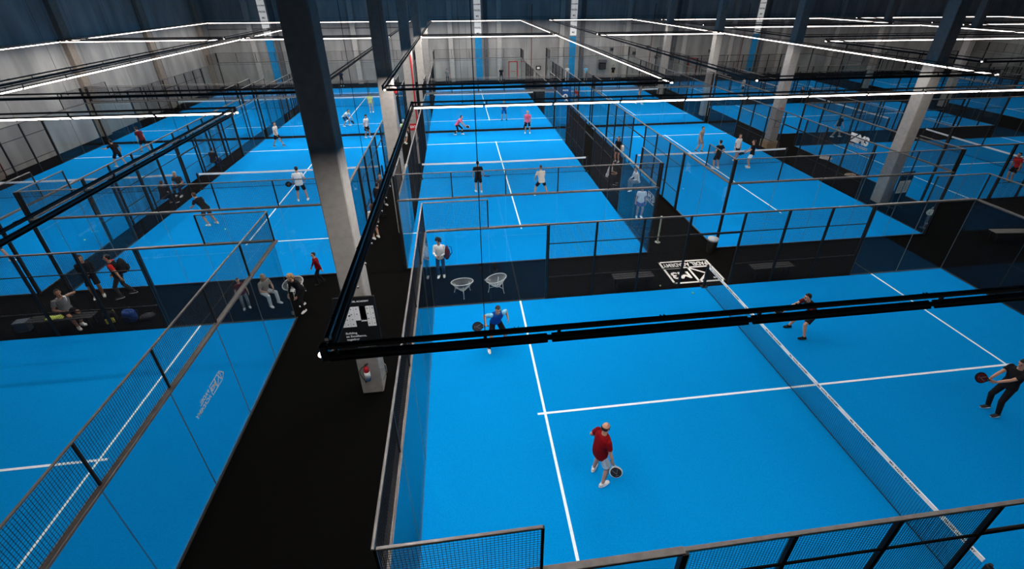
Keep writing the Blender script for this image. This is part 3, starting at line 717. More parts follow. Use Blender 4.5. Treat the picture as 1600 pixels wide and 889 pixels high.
# --- aisle between middle and right courts
person('woman in short black dress carrying a white bag beside the mesh wall', 1.30, 19.3, -140, 'stand', 'black', 'short_shorts', 'black', 'white', 'dark', 'long', vox=.011, female=True, h=1.68)
person('seated person in white hooded top by the net post', 0.9, 14.6, 190, 'sit', 'white', 'trousers', 'grey', 'white', 'dark', 'short', vox=.011, long_sleeve=True)
person('seated person in white top with dark legs in the aisle', -0.45, 15.7, -20, 'sit', 'white', 'trousers', 'black', 'charcoal', 'dark', 'short', vox=.011)
person('woman in white top and purple skirt behind the glass by the framed sticker', -0.25, 11.15, -100, 'stand', 'white', 'skirt', 'purple', 'white', 'dark', 'long', vox=.010, female=True, h=1.66, z0=0)
# --- left aisle
person('person in pale green shirt and white shorts walking up the column aisle', -12.75, 25.3, 75, 'walk', 'green', 'shorts', 'white', 'white', 'grey', 'short', vox=.012, feet=((-.1, .14), (.1, -.14)))
person('person in dark blue top ahead of the green-shirted one', -12.35, 27.2, 90, 'stand', 'navy', 'trousers', 'black', 'black', 'grey', 'short', vox=.013)
person('woman in silver jacket with long brown hair beside the left column aisle', -12.75, 10.55, 130, 'stand', 'silver', 'short_shorts', 'black', 'white', 'brown', 'long', vox=.009, female=True, h=1.68, long_sleeve=True)
person('person in black at the aisle behind the silver-jacketed woman', -12.85, 12.9, 60, 'stand', 'black', 'trousers', 'black', 'black', 'black', 'short', vox=.011, long_sleeve=True)
person('person in black and white top farther up the column aisle', -12.9, 14.2, -60, 'stand', 'charcoal', 'trousers', 'black', 'white', 'black', 'short', vox=.012)
# --- front walkway left of the column
person('child in red jacket and black trousers walking on the dark carpet', -14.35, 7.15, 205, 'walk', 'red', 'trousers', 'black', 'black', 'black', 'short', vox=.009, h=1.36, long_sleeve=True, feet=((-.08, .14), (.08, -.14)))
person('blonde woman in black bending down near the corner glass', -14.55, 5.55, -120, 'bend', 'black', 'trousers', 'black', 'white', 'blonde', 'curly', vox=.009, female=True, h=1.64, lean=26, pz=.86, hands=((-.2, .3, .8), (.2, .3, .8)), long_sleeve=True)
person('child in pink top and grey trousers standing behind the corner glass', -16.55, 5.85, -60, 'stand', 'maroon', 'trousers', 'grey', 'white', 'brown', 'short', vox=.010, h=1.25)
person('seated blonde woman in pale clothes low on a white chair behind the glass', -15.95, 6.15, -35, 'sit', 'tan', 'trousers', 'white', 'white', 'blonde', 'long', vox=.010, female=True, h=1.60)
person('man in grey shirt seated on the bench drinking from a white bottle', -22.05, 5.75, -30, 'sit', 'grey', 'shorts', 'black', 'white', 'dark', 'short', skin='b', vox=.008, hands=((-.06, .30, 1.12), (.2, .3, .68)), lean=6, look=(-15, -10), feet=((-.05, .42), (.12, .56)))
person('person in black with folded arms behind the drinking man', -22.15, 7.25, -60, 'stand', 'black', 'shorts', 'black', 'white', 'dark', 'short', skin='b', vox=.010, hands=((-.05, .25, 1.12), (.05, .27, 1.08)), long_sleeve=True)
w2 = person('person in black and red top and grey trousers with large black backpack', -21.2, 7.2, 200, 'walk', 'black', 'trousers', 'charcoal', 'charcoal', 'black', 'short', vox=.010, yoke='brightred', feet=((-.1, .15), (.1, -.2)))
person('person in black with a white face mask seated at the left court net', -24.15, 21.3, 80, 'sit', 'black', 'trousers', 'navy', 'black', 'black', 'short', vox=.012)
person('person in black seated by the posts left of the net, nearest one', -24.1, 15.6, 75, 'sit', 'black', 'trousers', 'black', 'charcoal', 'brown', 'short', vox=.012)
person('person in dark clothes seated beside the other by the left posts', -24.1, 17.3, -95, 'sit', 'charcoal', 'trousers', 'navy', 'white', 'grey', 'short', vox=.012)
# --- far back
for lab, x, y, f, sh_, lg, lc, hr in (
    ('person in grey by the back wall, left of the aisle gap', -9.85, 49.6, -90, 'grey', 'trousers', 'charcoal', 'dark'),
    ('person in black standing left of the red framed back door', -3.35, 49.9, -90, 'black', 'trousers', 'black', 'grey'),
    ('person in navy standing by the back wall behind the big column', -22.2, 49.9, -90, 'navy', 'trousers', 'black', 'dark'),
    ('person in white sitting out by the blue banner at the back wall', 4.9, 50.2, -90, 'white', 'trousers', 'white', 'dark'),
    ('person in pale cyan shirt standing at the back wall', 7.2, 49.9, -90, 'cyan', 'trousers', 'tan', 'dark'),
    ('person in black at the back wall right of the black machine', 10.7, 49.9, -90, 'black', 'shorts', 'tan', 'dark')):
    person(lab, x, y, f, 'stand', sh_, lg, lc, 'white', hr, 'short', vox=.016, feet=((-.14, 0), (.14, 0)))
person('player in grey running on the far right court', 8.9, 35.8, -60, 'walk', 'grey', 'shorts', 'charcoal', 'white', 'dark', 'short', vox=.016, z0=.0175)
person('person in red shirt crouching by the far court net', 2.9, 36.6, 200, 'ready', 'brightred', 'shorts', 'black', 'white', 'dark', 'short', vox=.016, z0=.0175)
person('player in white top standing at mid court on the second sideways court', 16.7, 25.9, -80, 'stand', 'white', 'shorts', 'red', 'white', 'brown', 'short', vox=.014, z0=.0175)
person('player in cream shirt and black shorts on the second sideways court, farther back', 21.5, 38.9, -60, 'stand', 'cream', 'shorts', 'black', 'white', 'dark', 'short', vox=.016, z0=.0175)
person('dark figure with a bag resting behind the far sideways fence', 26.0, 35.4, 180, 'sit', 'black', 'trousers', 'navy', 'black', 'black', 'short', vox=.016, z0=0)
person('pair member in tan trousers walking behind the light strip at right', 19.6, 22.7, -20, 'walk', 'black', 'trousers', 'tan', 'white', 'dark', 'short', vox=.014)
person('player in bright red shirt beside blue bag at the right picture edge', 22.75, 12.9, 170, 'stand', 'brightred', 'shorts', 'black', 'charcoal', 'black', 'short', vox=.011, lean=20, z0=.0175)
# ---------------------------------------------------------------- printed marks
M_white2 = mat('white_floor_paint', (.62, .60, .57), .8, var=.06)
M_frost = mat('frosted_sticker', (.42, .44, .46), .7, var=.05)
def quad(b, pts, z=0.0, t=.002):
    b.loft([[Vector((p[0], p[1], z)) for p in pts], [Vector((p[0], p[1], z + t)) for p in pts]])
def strip(b, a, c, w, t=.002):
    a = Vector((*a, 0)); c = Vector((*c, 0)); d = (c - a).normalized(); q = Vector((-d.y, d.x, 0)) * w / 2; a -= d * w / 2; c += d * w / 2
    quad(b, [(a - q)[:2], (c - q)[:2], (c + q)[:2], (a + q)[:2]], 0, t)
# floor mark in the walkway (reads upright from the far side)
fl = empty('floor_emblem', 'large white framed emblem with triangle and lettering painted on the black walkway', 'floor marking', (.03, 6.115, .001), PI)
b = MB(); W2, H2 = 1.0, .755
for a, c in (((-W2, -H2), (W2, -H2)), ((W2, -H2), (W2, H2)), ((W2, H2), (-W2, H2)), ((-W2, H2), (-W2, -H2)), ((-W2, -.28), (W2, -.28)), ((0, -.28), (0, H2)), ((0, -.26), (-.55, .22)), ((0, H2), (-.55, .22))): strip(b, a, c, .085)
link('emblem_frame', b.mesh('emblem_frame', M_white2), fl)
o = link('emblem_lettering', text_mesh('M3', .62, M_white2, .001, .02), fl, (.52, .22, .001))
o = link('emblem_lettering', text_mesh('PADEL ACADEMY', .36, M_white2, .001, .008, sx=.66), fl, (0, -.52, .001))
b = MB(); b.ell((-.72, .55, .002), (.06, .05, .002)); link('emblem_dot', b.mesh('emblem_dot', M_white2), fl)
# stickers on glass. x axis = reading direction
def sticker(label, loc, xd, s, boxed=True, beside=False):
    r = empty('glass_sticker', label, 'sticker'); place(r, loc, basis(xd, (0, 0, 1)))
    b = MB()
    for a, c in (((-.42, -.2), (.30, -.2)), ((.30, -.2), (.30, .2)), ((.30, .2), (-.42, .2)), ((-.42, -.2), (-.42, .2)), ((-.06, -.2), (-.06, .2)), ((-.06, -.2), (-.42, .2)), ((-.42, -.2), (-.24, .2)), ((-.42, .2), (-.62, -.05)), ((-.42, -.2), (-.62, -.05))):
        strip(b, (a[0] * s, a[1] * s), (c[0] * s, c[1] * s), .035 * s)
    link('emblem_frame', b.mesh('emblem_frame', M_frost), r)
    link('emblem_lettering', text_mesh('M3', .26 * s, M_frost, .001, .008 * s), r, (.12 * s, 0, .0005))
    if beside:
        link('emblem_lettering', text_mesh('PADEL', .21 * s, M_frost, .001, .006 * s, 'LEFT'), r, (.40 * s, .11 * s, .0005))
        link('emblem_lettering', text_mesh('ACADEMY', .21 * s, M_frost, .001, .006 * s, 'LEFT'), r, (.40 * s, -.11 * s, .0005))
    else:
        link('emblem_lettering', text_mesh('PADEL ACADEMY', .12 * s, M_frost, .001, .004 * s), r, (-.06 * s, -.32 * s, .0005))
    return r
sticker('pale framed emblem sticker with lettering on the glass of the left foreground court', (-14.651, .22, 1.86), (0, -1, 0), .66, beside=True)
r = empty('glass_sticker', 'bold white emblem sticker on the end glass of the nearest sideways court', 'sticker'); place(r, (14.99, 15.85, 1.85), basis((0, -1, 0), (0, 0, 1)))
link('emblem_lettering', text_mesh('M3', .66, M_white, .001, .035), r, (.30, .08, 0))
b = MB(); quad(b, [(-.62, -.15), (-.12, -.15), (-.12, .32)]); quad(b, [(-.20, .36), (-.70, .36), (-.70, -.10)]); link('emblem_triangles', b.mesh('emblem_triangles', M_white), r)
link('emblem_lettering', text_mesh('PADEL ACADEMY', .20, M_frost, .001, .008), r, (0, -.32, 0))
sticker('white emblem sticker low on the side glass of the middle court corner', (-1.161, 8.2, 2.4), (0, 1, 0), .75)
# ---------------------------------------------------------------- layout board on the first column
bd = empty('layout_board', 'black court layout board with white plan strapped to the nearest column', 'sign', (-11.53, 1.245, 0))
b = MB(); b.bbox((0, 0, 2.46), (.98, .04, 1.66), .008); link('board_panel', b.mesh('board_panel', mat('matte_black_board', (.006, .006, .0065), .6)), bd)
b = MB()
for x, z, w, h in ((-.10, 2.80, .66, .42), (-.24, 2.50, .38, .20), (.33, 2.70, .20, .62), (.16, 2.78, .15, .46)): b.box((x, -.023, z), (w, .004, h))
link('court_plan', b.mesh('court_plan', M_white), bd)
b = MB()
for i in range(7):
    for j in range(4):
        x, z = -.38 + i * .13, 2.94 - j * .155
        if j == 3 and 2 < i < 5: continue
        if j > 1 and i > 2 and i < 4: continue
        for aa in (0, PI / 2): b.box((x, -.0265, z), (.034, .003, .010), Matrix.Rotation(aa, 3, 'Y'))
        b.box((x - .062, -.0262, z), (.004, .003, .12))
link('plan_markings', b.mesh('plan_markings', M_ink), bd)
FV = basis((1, 0, 0), (0, 0, 1))
for t, sz, x, z, al in (('M3', .10, -.20, 3.16, 'CENTER'), ('PADEL ACADEMY', .062, .10, 3.16, 'CENTER'), ('Building', .088, -.36, 2.20, 'LEFT'), ('an Excellence,', .088, -.36, 2.10, 'LEFT'), ('together', .088, -.36, 2.00, 'LEFT'), ('PLANO DE LA INSTALACION', .036, .10, 1.74, 'CENTER')):
    o = link('board_lettering', text_mesh(t, sz, M_white, .0008, .002, al), bd); place(o, (x, -.0225, z), FV)
b = MB(); b.box((-.30, -.023, 3.16), (.07, .004, .07)); link('board_emblem', b.mesh('board_emblem', M_white), bd)
# ---------------------------------------------------------------- fire extinguisher, bracket, pipe, call point
ex = empty('fire_extinguisher', 'red topped fire extinguisher hung low on the nearest column', 'fire extinguisher', (-11.57, 1.19, .62))
b = MB(); rs = []
for z, r_ in ((0, .06), (.012, .072), (.36, .075), (.42, .066), (.46, .040), (.49, .028)): rs.append(ring(Vector((0, 0, z)), Vector((1, 0, 0)), Vector((0, 1, 0)), r_, r_, 20, 2))
b.loft(rs); link('cylinder', smooth(b.mesh('cylinder', M_red)), ex)
b = MB(); b.cyl((0, 0, .10), (0, 0, .30), .0768, n=24); link('instruction_label', smooth(b.mesh('instruction_label', M_white)), ex)
b = MB(); b.cyl((0, 0, 0), (0, 0, .08), .0765, n=24); link('base_ring', smooth(b.mesh('base_ring', mat('blue_grey_band', (.04, .10, .22), .5))), ex)
b = MB(); b.cyl((0, 0, .48), (0, 0, .53), .02); b.bbox((.02, 0, .545), (.12, .022, .018), .004, Matrix.Rotation(-.5, 3, 'Y')); b.bbox((.02, 0, .525), (.11, .02, .014), .004); link('valve_lever', b.mesh('valve_lever', M_blackp), ex)
b = MB(); b.tube([(-.02, -.02, .50), (-.10, -.03, .46), (-.17, -.03, .34), (-.16, -.03, .20), (-.10, -.05, .08), (-.07, -.06, .02)], .011, 8); b.cyl((-.07, -.06, .03), (-.04, -.07, -.03), .016, .022); link('hose', smooth(b.mesh('hose', M_blackp)), ex)
b = MB(); b.bbox((0, .055, .40), (.05, .03, .08), .004); link('wall_hook', b.mesh('wall_hook', M_steel), ex)
bkt = tag(link('metal_bracket', None), 'bent metal bracket on the right face of the nearest column', 'bracket'); bkt.location = (-11.25, 1.5, .45)
b = MB(); b.tube([(0, -.18, .42), (.10, -.10, .32), (.12, 0, .1), (.02, -.14, -.05)], .010, 6); b.tube([(0, .10, .40), (.10, .06, .30), (.12, 0, .1)], .010, 6); link('bent_rod', smooth(b.mesh('bent_rod', M_steel)), bkt)
pp = MB(); pp.cyl((0, 0, 0), (0, 0, 6.6), .045, n=12)
for z in (1.2, 3.0, 4.8): pp.cyl((0, 0, z), (0, 0, z + .06), .06, n=12); pp.box((-.04, 0, z + .03), (.08, .05, .04))
pp.tube([(0, 0, 1.0), (.0, -.14, .95), (0, -.17, .80)], .035, 8)
tag(link('fire_pipe', smooth(pp.mesh('fire_pipe', M_red), False), None, (-11.32, 20.53, 0)), 'red fire main pipe rising beside the third column of the middle aisle', 'pipe')
ab = MB(); ab.cyl((0, 0, 0), (.07, 0, 0), .14, .12, 18); ab.box((-.01, 0, 0), (.04, .16, .16)); tag(link('alarm_sounder', smooth(ab.mesh('alarm_sounder', M_red), False), None, (-11.22, 11.2, 6.3)), 'round red alarm sounder high on the second column', 'alarm')
fh = empty('fire_sign', 'small red and white fire sign on the third column front', 'sign', (-11.60, 20.585, 2.4))
b = MB(); b.bbox((0, 0, 0), (.42, .02, .42), .005); link('sign_plate', b.mesh('sign_plate', M_red), fh)
o = link('sign_lettering', text_mesh('EXT', .20, M_white, .001, .004), fh); place(o, (0, -.012, .0), FV)
# ---------------------------------------------------------------- wire chairs
M_cord = mat('white_plastic_cord', (.55, .55, .53), .5)
def wire_chair(label, x, y, rz, m=M_cord):
    r = empty('wire_chair', label, 'chair', (x, y, 0), rz, 'white cone string chairs in the walkway')
    T = Matrix.Rotation(math.radians(-12), 3, 'X'); top = Vector((0, .02, .52)); bot = Vector((0, -.04, .20)); n_ = 40
    ringp = [top + T @ Vector((.40 * math.cos(a), .36 * math.sin(a), 0)) for a in [2 * PI * k / n_ for k in range(n_)]]
    rb = [bot + T @ Vector((.09 * math.cos(a), .09 * math.sin(a), 0)) for a in [2 * PI * k / n_ for k in range(n_)]]
    b = MB(); b.tube(ringp, .014, 8, True); link('rim_hoop', smooth(b.mesh('rim_hoop', m)), r)
    b = MB(); b.tube(rb, .010, 6, True)
    for p, q in zip(ringp, rb): b.tube([p, p.lerp(q, .5) - Vector((0, 0, .035)), q], .0045, 4)
    link('string_seat', b.mesh('string_seat', m), r)
    for a in (-90, 30, 150):
        a = math.radians(a); b = MB(); b.tube([top + T @ Vector((.30 * math.cos(a), .28 * math.sin(a), -.10)), (.30 * math.cos(a), .30 * math.sin(a), .16), (.34 * math.cos(a), .34 * math.sin(a), 0)], .011, 7)
        b.tube([(.30 * math.cos(a), .30 * math.sin(a), .18), tuple(bot)], .009, 6); b.cyl((.34 * math.cos(a), .34 * math.sin(a), 0), (.34 * math.cos(a), .34 * math.sin(a), .015), .018)
        link('leg', smooth(b.mesh('leg', m)), r)
    return r
wire_chair('white cone string chair with a dark bag in it, left one of the pair', -8.98, 5.72, .1)
wire_chair('white cone string chair with a cloth on its rim, right one of the pair', -7.72, 5.80, .8)
wire_chair('white cone string chair behind the corner glass near the blonde woman', -15.05, 6.45, 2.2)
def soft(name, label, cat, loc, r, m, seed=1, rz=0, amp=.25, group=None):
    rr = random.Random(seed); b = MB(); b.ell((0, 0, r[2]), r)
    for _ in range(7): b.ell((rr.uniform(-.6, .6) * r[0], rr.uniform(-.6, .6) * r[1], r[2] * rr.uniform(.7, 1.1)), (r[0] * .5, r[1] * .5, r[2] * rr.uniform(.5, .9)))
    o = realise(b, name, m, .012, None, 2); o.location = loc; o.rotation_euler = (0, 0, rz)
    return tag(o, label, cat, group)
soft('dark_bag', 'dark soft bag lying in the left string chair', 'bag', (-8.98, 5.70, .30), (.16, .12, .08), C['charcoal'], 2)
soft('jacket', 'grey cloth hanging on the rim of the right string chair', 'cloth', (-8.06, 5.72, .50), (.12, .08, .03), C['grey'], 3)
# ---------------------------------------------------------------- benches and things by them
def bench(label, x, y, rz, m, L=1.55, group='low benches in the walkways'):
    r = empty('bench', label, 'bench', (x, y, 0), rz, group)
    for i in range(3): b = MB(); b.bbox((0, -.13 + .13 * i, .44), (L, .115, .035), .008); link('seat_slat', b.mesh('seat_slat', m), r)
    for q in (-1, 1):
        b = MB(); b.bbox((q * (L / 2 - .18), -.14, .21), (.05, .04, .42), .005); b.bbox((q * (L / 2 - .18), .14, .21), (.05, .04, .42), .005); b.bbox((q * (L / 2 - .18), 0, .40), (.05, .34, .04), .005); link('leg_frame', b.mesh('leg_frame', M_frame), r)
    return r
M_bench = mat('dull_grey_bench_slats', (.018, .018, .019), .8)
bench('dark grey bench in the walkway left of the floor emblem', -2.64, 5.45, 0, M_bench)
bench('dark grey bench in the walkway right of the floor emblem', 2.92, 5.44, 0, M_bench, 1.7)
bench('pale wooden bench in the dark corner at the right edge', 15.25, 6.75, -.1, mat('weathered_bench_wood', (.16, .145, .13), .8), 1.9)
bench('grey bench under the seated man at left, towel and bag on it', -22.0, 5.45, .03, M_bench, 1.9)
bench('short bench beside blue bag at the right picture edge', 23.3, 10.15, .1, mat('tan_bench', (.2, .15, .1), .8), 1.3)
b = MB(); b.tube([(0, 0, 0), (0, 0, .17)], .035, 12); b.cyl((0, 0, .17), (0, 0, .20), .03, .015, 12); bt = tag(link('water_bottle', smooth(b.mesh('water_bottle', mat('clear_blue_bottle', (.10, .16, .18), .2))), None, (-22.42, 5.48, .462)), 'clear bottle with lime cap on the left bench', 'bottle')
b = MB(); b.cyl((0, 0, .20), (0, 0, .235), .018, n=12); link('cap', b.mesh('cap', mat('lime_plastic', (.35, .55, .02), .5)), bt)
b = MB(); b.tube([(0, 0, 0), (0, 0, .01), (0, 0, .17), (0, 0, .21)], [.030, .034, .034, .018], 12); b.cyl((0, 0, .21), (0, 0, .235), .016); bo = tag(link('drink_bottle', smooth(b.mesh('drink_bottle', M_white))), 'white bottle held to the mouth of the seated man', 'bottle')
tw = MB(); tw.loft([[Vector((x, y, z + .012 * math.sin(x * 20))) for x in [-.24 + .48 * k / 11 for k in range(12)]] + [Vector((x, y, z - .02 + .012 * math.sin(x * 20))) for x in [.24 - .48 * k / 11 for k in range(12)]] for y, z in ((-.11, 0), (0, .012), (.11, 0))])
tag(link('towel', smooth(tw.mesh('towel', mat('lime_towel', (.50, .60, .12), .9))), None, (-22.15, 5.42, .492), .1), 'lime green towel draped on the left bench', 'towel')
b = MB(); b.bbox((0, 0, .17), (.36, .26, .34), .02); b.bbox((0, 0, .36), (.38, .28, .04), .01); tag(link('cool_box', b.mesh('cool_box', mat('blue_grey_box', (.045, .06, .085), .5)), None, (-23.3, 5.50, 0), .1), 'blue grey box at the left end of the left bench', 'box')
backpack('black racket backpack with yellow trim on the floor by the left bench', (-20.75, 5.60, 0), .4, C['black'], .34, .42, .22, trim=mat('yellow_trim', (.55, .5, .08), .7))
backpack('blue backpack on the floor right of the yellow-trimmed one', (-20.15, 5.62, 0), -.2, mat('cobalt_fabric', (.004, .035, .16), .8), .42, .36, .26, trim=C['navy'])
soft('sports_bag', 'black duffel with orange trim on the floor beside the blue backpack', 'bag', (-19.65, 5.65, 0), (.22, .16, .10), C['charcoal'], 5, .2)
backpack('dark blue bag standing by the right edge bench', (21.9, 10.2, 0), .3, mat('deep_blue_fabric', (.004, .02, .09), .8), .5, .45, .3)
backpack('pale racket bag hanging on the arm of the woman in black dress', (1.62, 19.45, .62), .4, C['white'], .26, .40, .12, straps=False)
Mw = w1['M']; wp = Mw @ Vector((-.30, .12, .86)); backpack('maroon and navy shoulder bag on the woman in white jacket', wp, math.radians(-95 - 90) + 1.3, C['maroon'], .24, .52, .14, trim=C['navy'])
Mw = w1['M']; b = MB(); b.bbox((0, 0, 0), (.075, .15, .009), .003); ph = link('phone', b.mesh('phone', M_blackp)); ph.location = Mw @ Vector((0, .42, 1.13)); ph.rotation_euler = (.5, 0, math.radians(-185)); tag(ph, 'phone held by the woman in white jacket', 'phone')
Mw = w2['M']; backpack('large black backpack on the back of the person in grey trousers', Mw @ Vector((0, -.24, .98)), math.radians(200 - 90), C['black'], .36, .50, .24)
# drinking bottle in the seated man's hand
dm = [o for o in bpy.data.objects if o.get('label', '').startswith('man in grey shirt seated')][0]
MM = Matrix.Rotation(math.radians(-30 - 90), 4, 'Z'); MM.translation = dm.location
bo.matrix_world = Matrix.Translation(MM @ Vector((-.02, .36, 1.17))) @ (MM.to_3x3() @ basis((1, 0, 0), (0, -.1, 1))).to_4x4() @ Matrix.Rotation(math.radians(75), 4, 'X')
# ---------------------------------------------------------------- sign and paper roll by the right column, bin, planter box, pouffe
sg = empty('notice_stand', 'dark notice stand with two white sheets by the right column', 'sign', (13.15, 10.55, 0), .12)
b = MB(); b.bbox((0, 0, 1.05), (.85, .04, 1.75), .01); link('stand_panel', b.mesh('stand_panel', mat('navy_board', (.008, .018, .04), .6)), sg)
for q in (-1, 1):
    b = MB(); b.bbox((q * .19, -.024, 1.13), (.33, .006, .66), .002); sh_ = link('notice_sheet', b.mesh('notice_sheet', M_white), sg)
    b = MB()
    for k in range(9): b.box((q * .19 - .02 + .02 * (k % 2), -.0285, 1.36 - k * .055), (.20 if k else .10, .003, .012))
    link('printed_lines', b.mesh('printed_lines', M_ink), sh_)
for q in (-1, 1): b = MB(); b.bbox((q * .3, 0, .026), (.05, .40, .05), .008); b.bbox((q * .3, 0, .11), (.05, .05, .20), .008); link('foot', b.mesh('foot', M_frame), sg)
o = link('notice_heading', text_mesh('NORMAS', .12, mat('blue_print', (.03, .10, .28), .6), .001, .004), sg); place(o, (0, -.022, 1.70), FV)
ps = empty('paper_roll_stand', 'wire stand holding a large white paper roll in the aisle corner', 'paper roll', (12.5, 8.25, 0), .5)
b = MB(); b.tube([(-.14, 0, .62), (-.14, 0, .30), (-.12, -.06, .24), (.12, -.06, .24), (.14, 0, .30), (.14, 0, 1.05), (-.14, 0, 1.05), (-.14, 0, .62)], .009, 6); b.cyl((0, 0, 0), (0, 0, .30), .012); b.box((0, -.03, .27), (.03, .08, .03)); link('wire_frame', b.mesh('wire_frame', M_steel), ps)
b = MB(); b.cyl((0, 0, 0), (0, 0, .02), .15, n=20); link('round_base', b.mesh('round_base', M_frame), ps)
b = MB(); b.cyl((-.12, 0, .82), (.12, 0, .82), .12, n=24); link('paper_roll', smooth(b.mesh('paper_roll', mat('cream_paper', (.50, .50, .42), .9)), False), ps)
b = MB(); b.cyl((-.15, 0, .82), (.15, 0, .82), .02, n=10); link('roll_spindle', b.mesh('roll_spindle', M_frame), ps)
tb = empty('waste_bin', 'black round bin with white liner by the corner post of the right court', 'bin', (1.55, 7.45, 0))
b = MB(); b.cyl((0, 0, 0), (0, 0, .62), .17, .21, n=20); b.tube([(.21 * math.cos(a), .21 * math.sin(a), .62) for a in [2 * PI * k / 20 for k in range(20)]], .012, 6, True); link('bin_body', smooth(b.mesh('bin_body', M_blackp), False), tb)
b = MB(); b.cyl((0, 0, .56), (0, 0, .66), .215, .225, 20); b.ell((0, 0, .62), (.19, .19, .09)); link('bin_liner', smooth(b.mesh('bin_liner', mat('grey_liner', (.30, .32, .33), .6))), tb)
wb = empty('wooden_box', 'slatted pine box built round the foot of a column on the right', 'box', (12.98, 20.95, 0))
for q in (-1, 1):
    for z in (.10, .27, .44):
        b = MB(); b.bbox((0, q * .42, z), (.90, .03, .13), .006); link('side_board', b.mesh('side_board', M_wood), wb)
        b = MB(); b.bbox((q * .44, 0, z), (.03, .84, .13), .006); link('side_board', b.mesh('side_board', M_wood), wb)
    for q2 in (-1, 1): b = MB(); b.bbox((q * .40, q2 * .38, .26), (.06, .06, .52), .005); link('corner_stud', b.mesh('corner_stud', M_wood), wb)
pn = empty('wall_notice', 'framed notice on the column above the pine box', 'notice', (12.98, 20.63, 1.75))
b = MB(); b.bbox((0, 0, 0), (.40, .025, .52), .006); link('notice_frame', b.mesh('notice_frame', M_greyp), pn)
b = MB(); b.box((0, -.015, 0), (.32, .004, .44)); link('notice_sheet', b.mesh('notice_sheet', mat('pale_grey_paper', (.28, .27, .26), .8)), pn)
fs = empty('fire_sign', 'red lettered sign high on the column above the pine box', 'sign', (13.0, 20.635, 2.75))
b = MB(); b.bbox((0, 0, 0), (.44, .016, .26), .004); link('sign_plate', b.mesh('sign_plate', mat('beige_plate', (.25, .22, .20), .8)), fs)
o = link('sign_lettering', text_mesh('M3', .22, M_red, .001, .004), fs); place(o, (0, -.010, 0), FV)
pf = empty('side_table', 'low pale round wire table in the aisle right of the net', 'table', (14.35, 17.2, 0))
b = MB(); b.cyl((0, 0, .38), (0, 0, .41), .40, n=28); link('table_top', smooth(b.mesh('table_top', mat('pale_grey_top', (.34, .33, .32), .7)), False), pf)
for a in (0, 2.09, 4.19): b = MB(); b.tube([(.26 * math.cos(a), .26 * math.sin(a), .38), (.34 * math.cos(a), .34 * math.sin(a), 0)], .012, 6); link('leg', b.mesh('leg', M_frame), pf)
soft('clothes_pile', 'crumpled pale clothes on the floor by the sideways court corner', 'clothes', (14.3, 14.9, 0), (.35, .22, .09), C['tan'], 9)
pl = MB(); pl.cyl((0, 0, 0), (0, 0, 1.25), .035, n=12); pl.cyl((0, 0, 0), (0, 0, .02), .12, n=16); pl.cyl((0, 0, 1.25), (0, 0, 1.28), .04, n=12)
tag(link('pale_post', smooth(pl.mesh('pale_post', mat('pale_green_plastic', (.34, .38, .30), .6)), False), None, (-.35, 8.55, 0)), 'pale upright pole on the black floor by the middle court corner', 'pole')
# blue numbered banner
bn = empty('number_banner', 'blue banner with a white 9 at the gap between far courts', 'banner', (-.35, 28.05, 0))
b = MB(); b.bbox((0, 0, 1.75), (.95, .02, 2.9), .004); link('banner_cloth', b.mesh('banner_cloth', mat('banner_blue', (.005, .07, .22), .8)), bn)
o = link('banner_lettering', text_mesh('9', .85, M_white, .001, .01), bn); place(o, (.05, -.012, 2.35), FV)
o = link('banner_lettering', text_mesh('PADEL', .16, M_white, .001, .002), bn); place(o, (.05, -.012, 2.95), FV)
for q in (-1, 1): b = MB(); b.cyl((q * .46, 0, 0), (q * .46, 0, 3.25), .02, n=8); b.cyl((q * .46, 0, 0), (q * .46, 0, .015), .12, n=14); link('banner_pole', b.mesh('banner_pole', M_frame), bn)
# tall back wall strips: upper glow stands for daylit translucent panel, blue banner below
M_ban = mat('daylit_strip_white', (.62, .61, .59), .8, var=.0, emit=.55); M_banb = mat('banner_cyan', (.01, .24, .50), .8, var=.12, scale=3)
for i, x in enumerate((-29.8, -18.0, -5.9, 5.75, 18.0, 29.9)):
    r = empty('wall_banner', 'tall narrow strip, daylit white above blue banner, ' + ('first', 'second', 'third', 'fourth', 'fifth', 'sixth')[i] + ' from the left along the back wall', 'banner', (x, 51.55, 0), 0, 'tall back wall banners')
    b = MB(); b.bbox((0, -.02, 2.5), (.80, .03, 4.9), .004); link('lower_cloth', b.mesh('lower_cloth', M_banb), r)
    b = MB(); b.bbox((0, -.02, 8.0), (.80, .03, 5.9), .004); link('daylit_strip', b.mesh('daylit_strip', M_ban), r)
    for k, t in enumerate(('M3', 'PADEL', 'ACADEMY', 'M3', 'PADEL', 'ACADEMY', 'M3', 'PADEL')):
        o = link('banner_lettering', text_mesh(t, .26 if len(t) < 7 else .17, M_ink, .001, .006), r); place(o, (0, -.037, 5.4 + k * .62), FV)
# ---------------------------------------------------------------- doors, boards, cabinets and pipes on the walls
def wdoor(n_, loc, rz, m_frame, label_leaf=None):
    r = link('door_%d' % n_, None, None, loc, rz); r['kind'] = 'structure'
    b = MB(); b.bbox((0, -.03, 1.04), (.92, .05, 2.06), .006); link('door_leaf', b.mesh('door_leaf', mat('pale_grey_door', (.30, .32, .30), .6)), r)
    b = MB()
    for q in (-1, 1): b.bbox((q * .52, -.04, 1.08), (.10, .10, 2.16), .008)
    b.bbox((0, -.04, 2.16), (1.14, .10, .10), .008); link('door_frame', b.mesh('door_frame', m_frame), r)
    b = MB(); b.bbox((0, -.08, 1.02), (.66, .03, .05), .008); b.cyl((.30, -.05, 1.02), (.30, -.09, 1.02), .02); link('push_bar', b.mesh('push_bar', M_red), r)
wdoor(1, (-1.7, 51.6, 0), 0, M_red); wdoor(2, (21.9, 51.6, 0), 0, M_red)
wdoor(3, (-36.2, 20.6, 0), PI / 2, M_red)
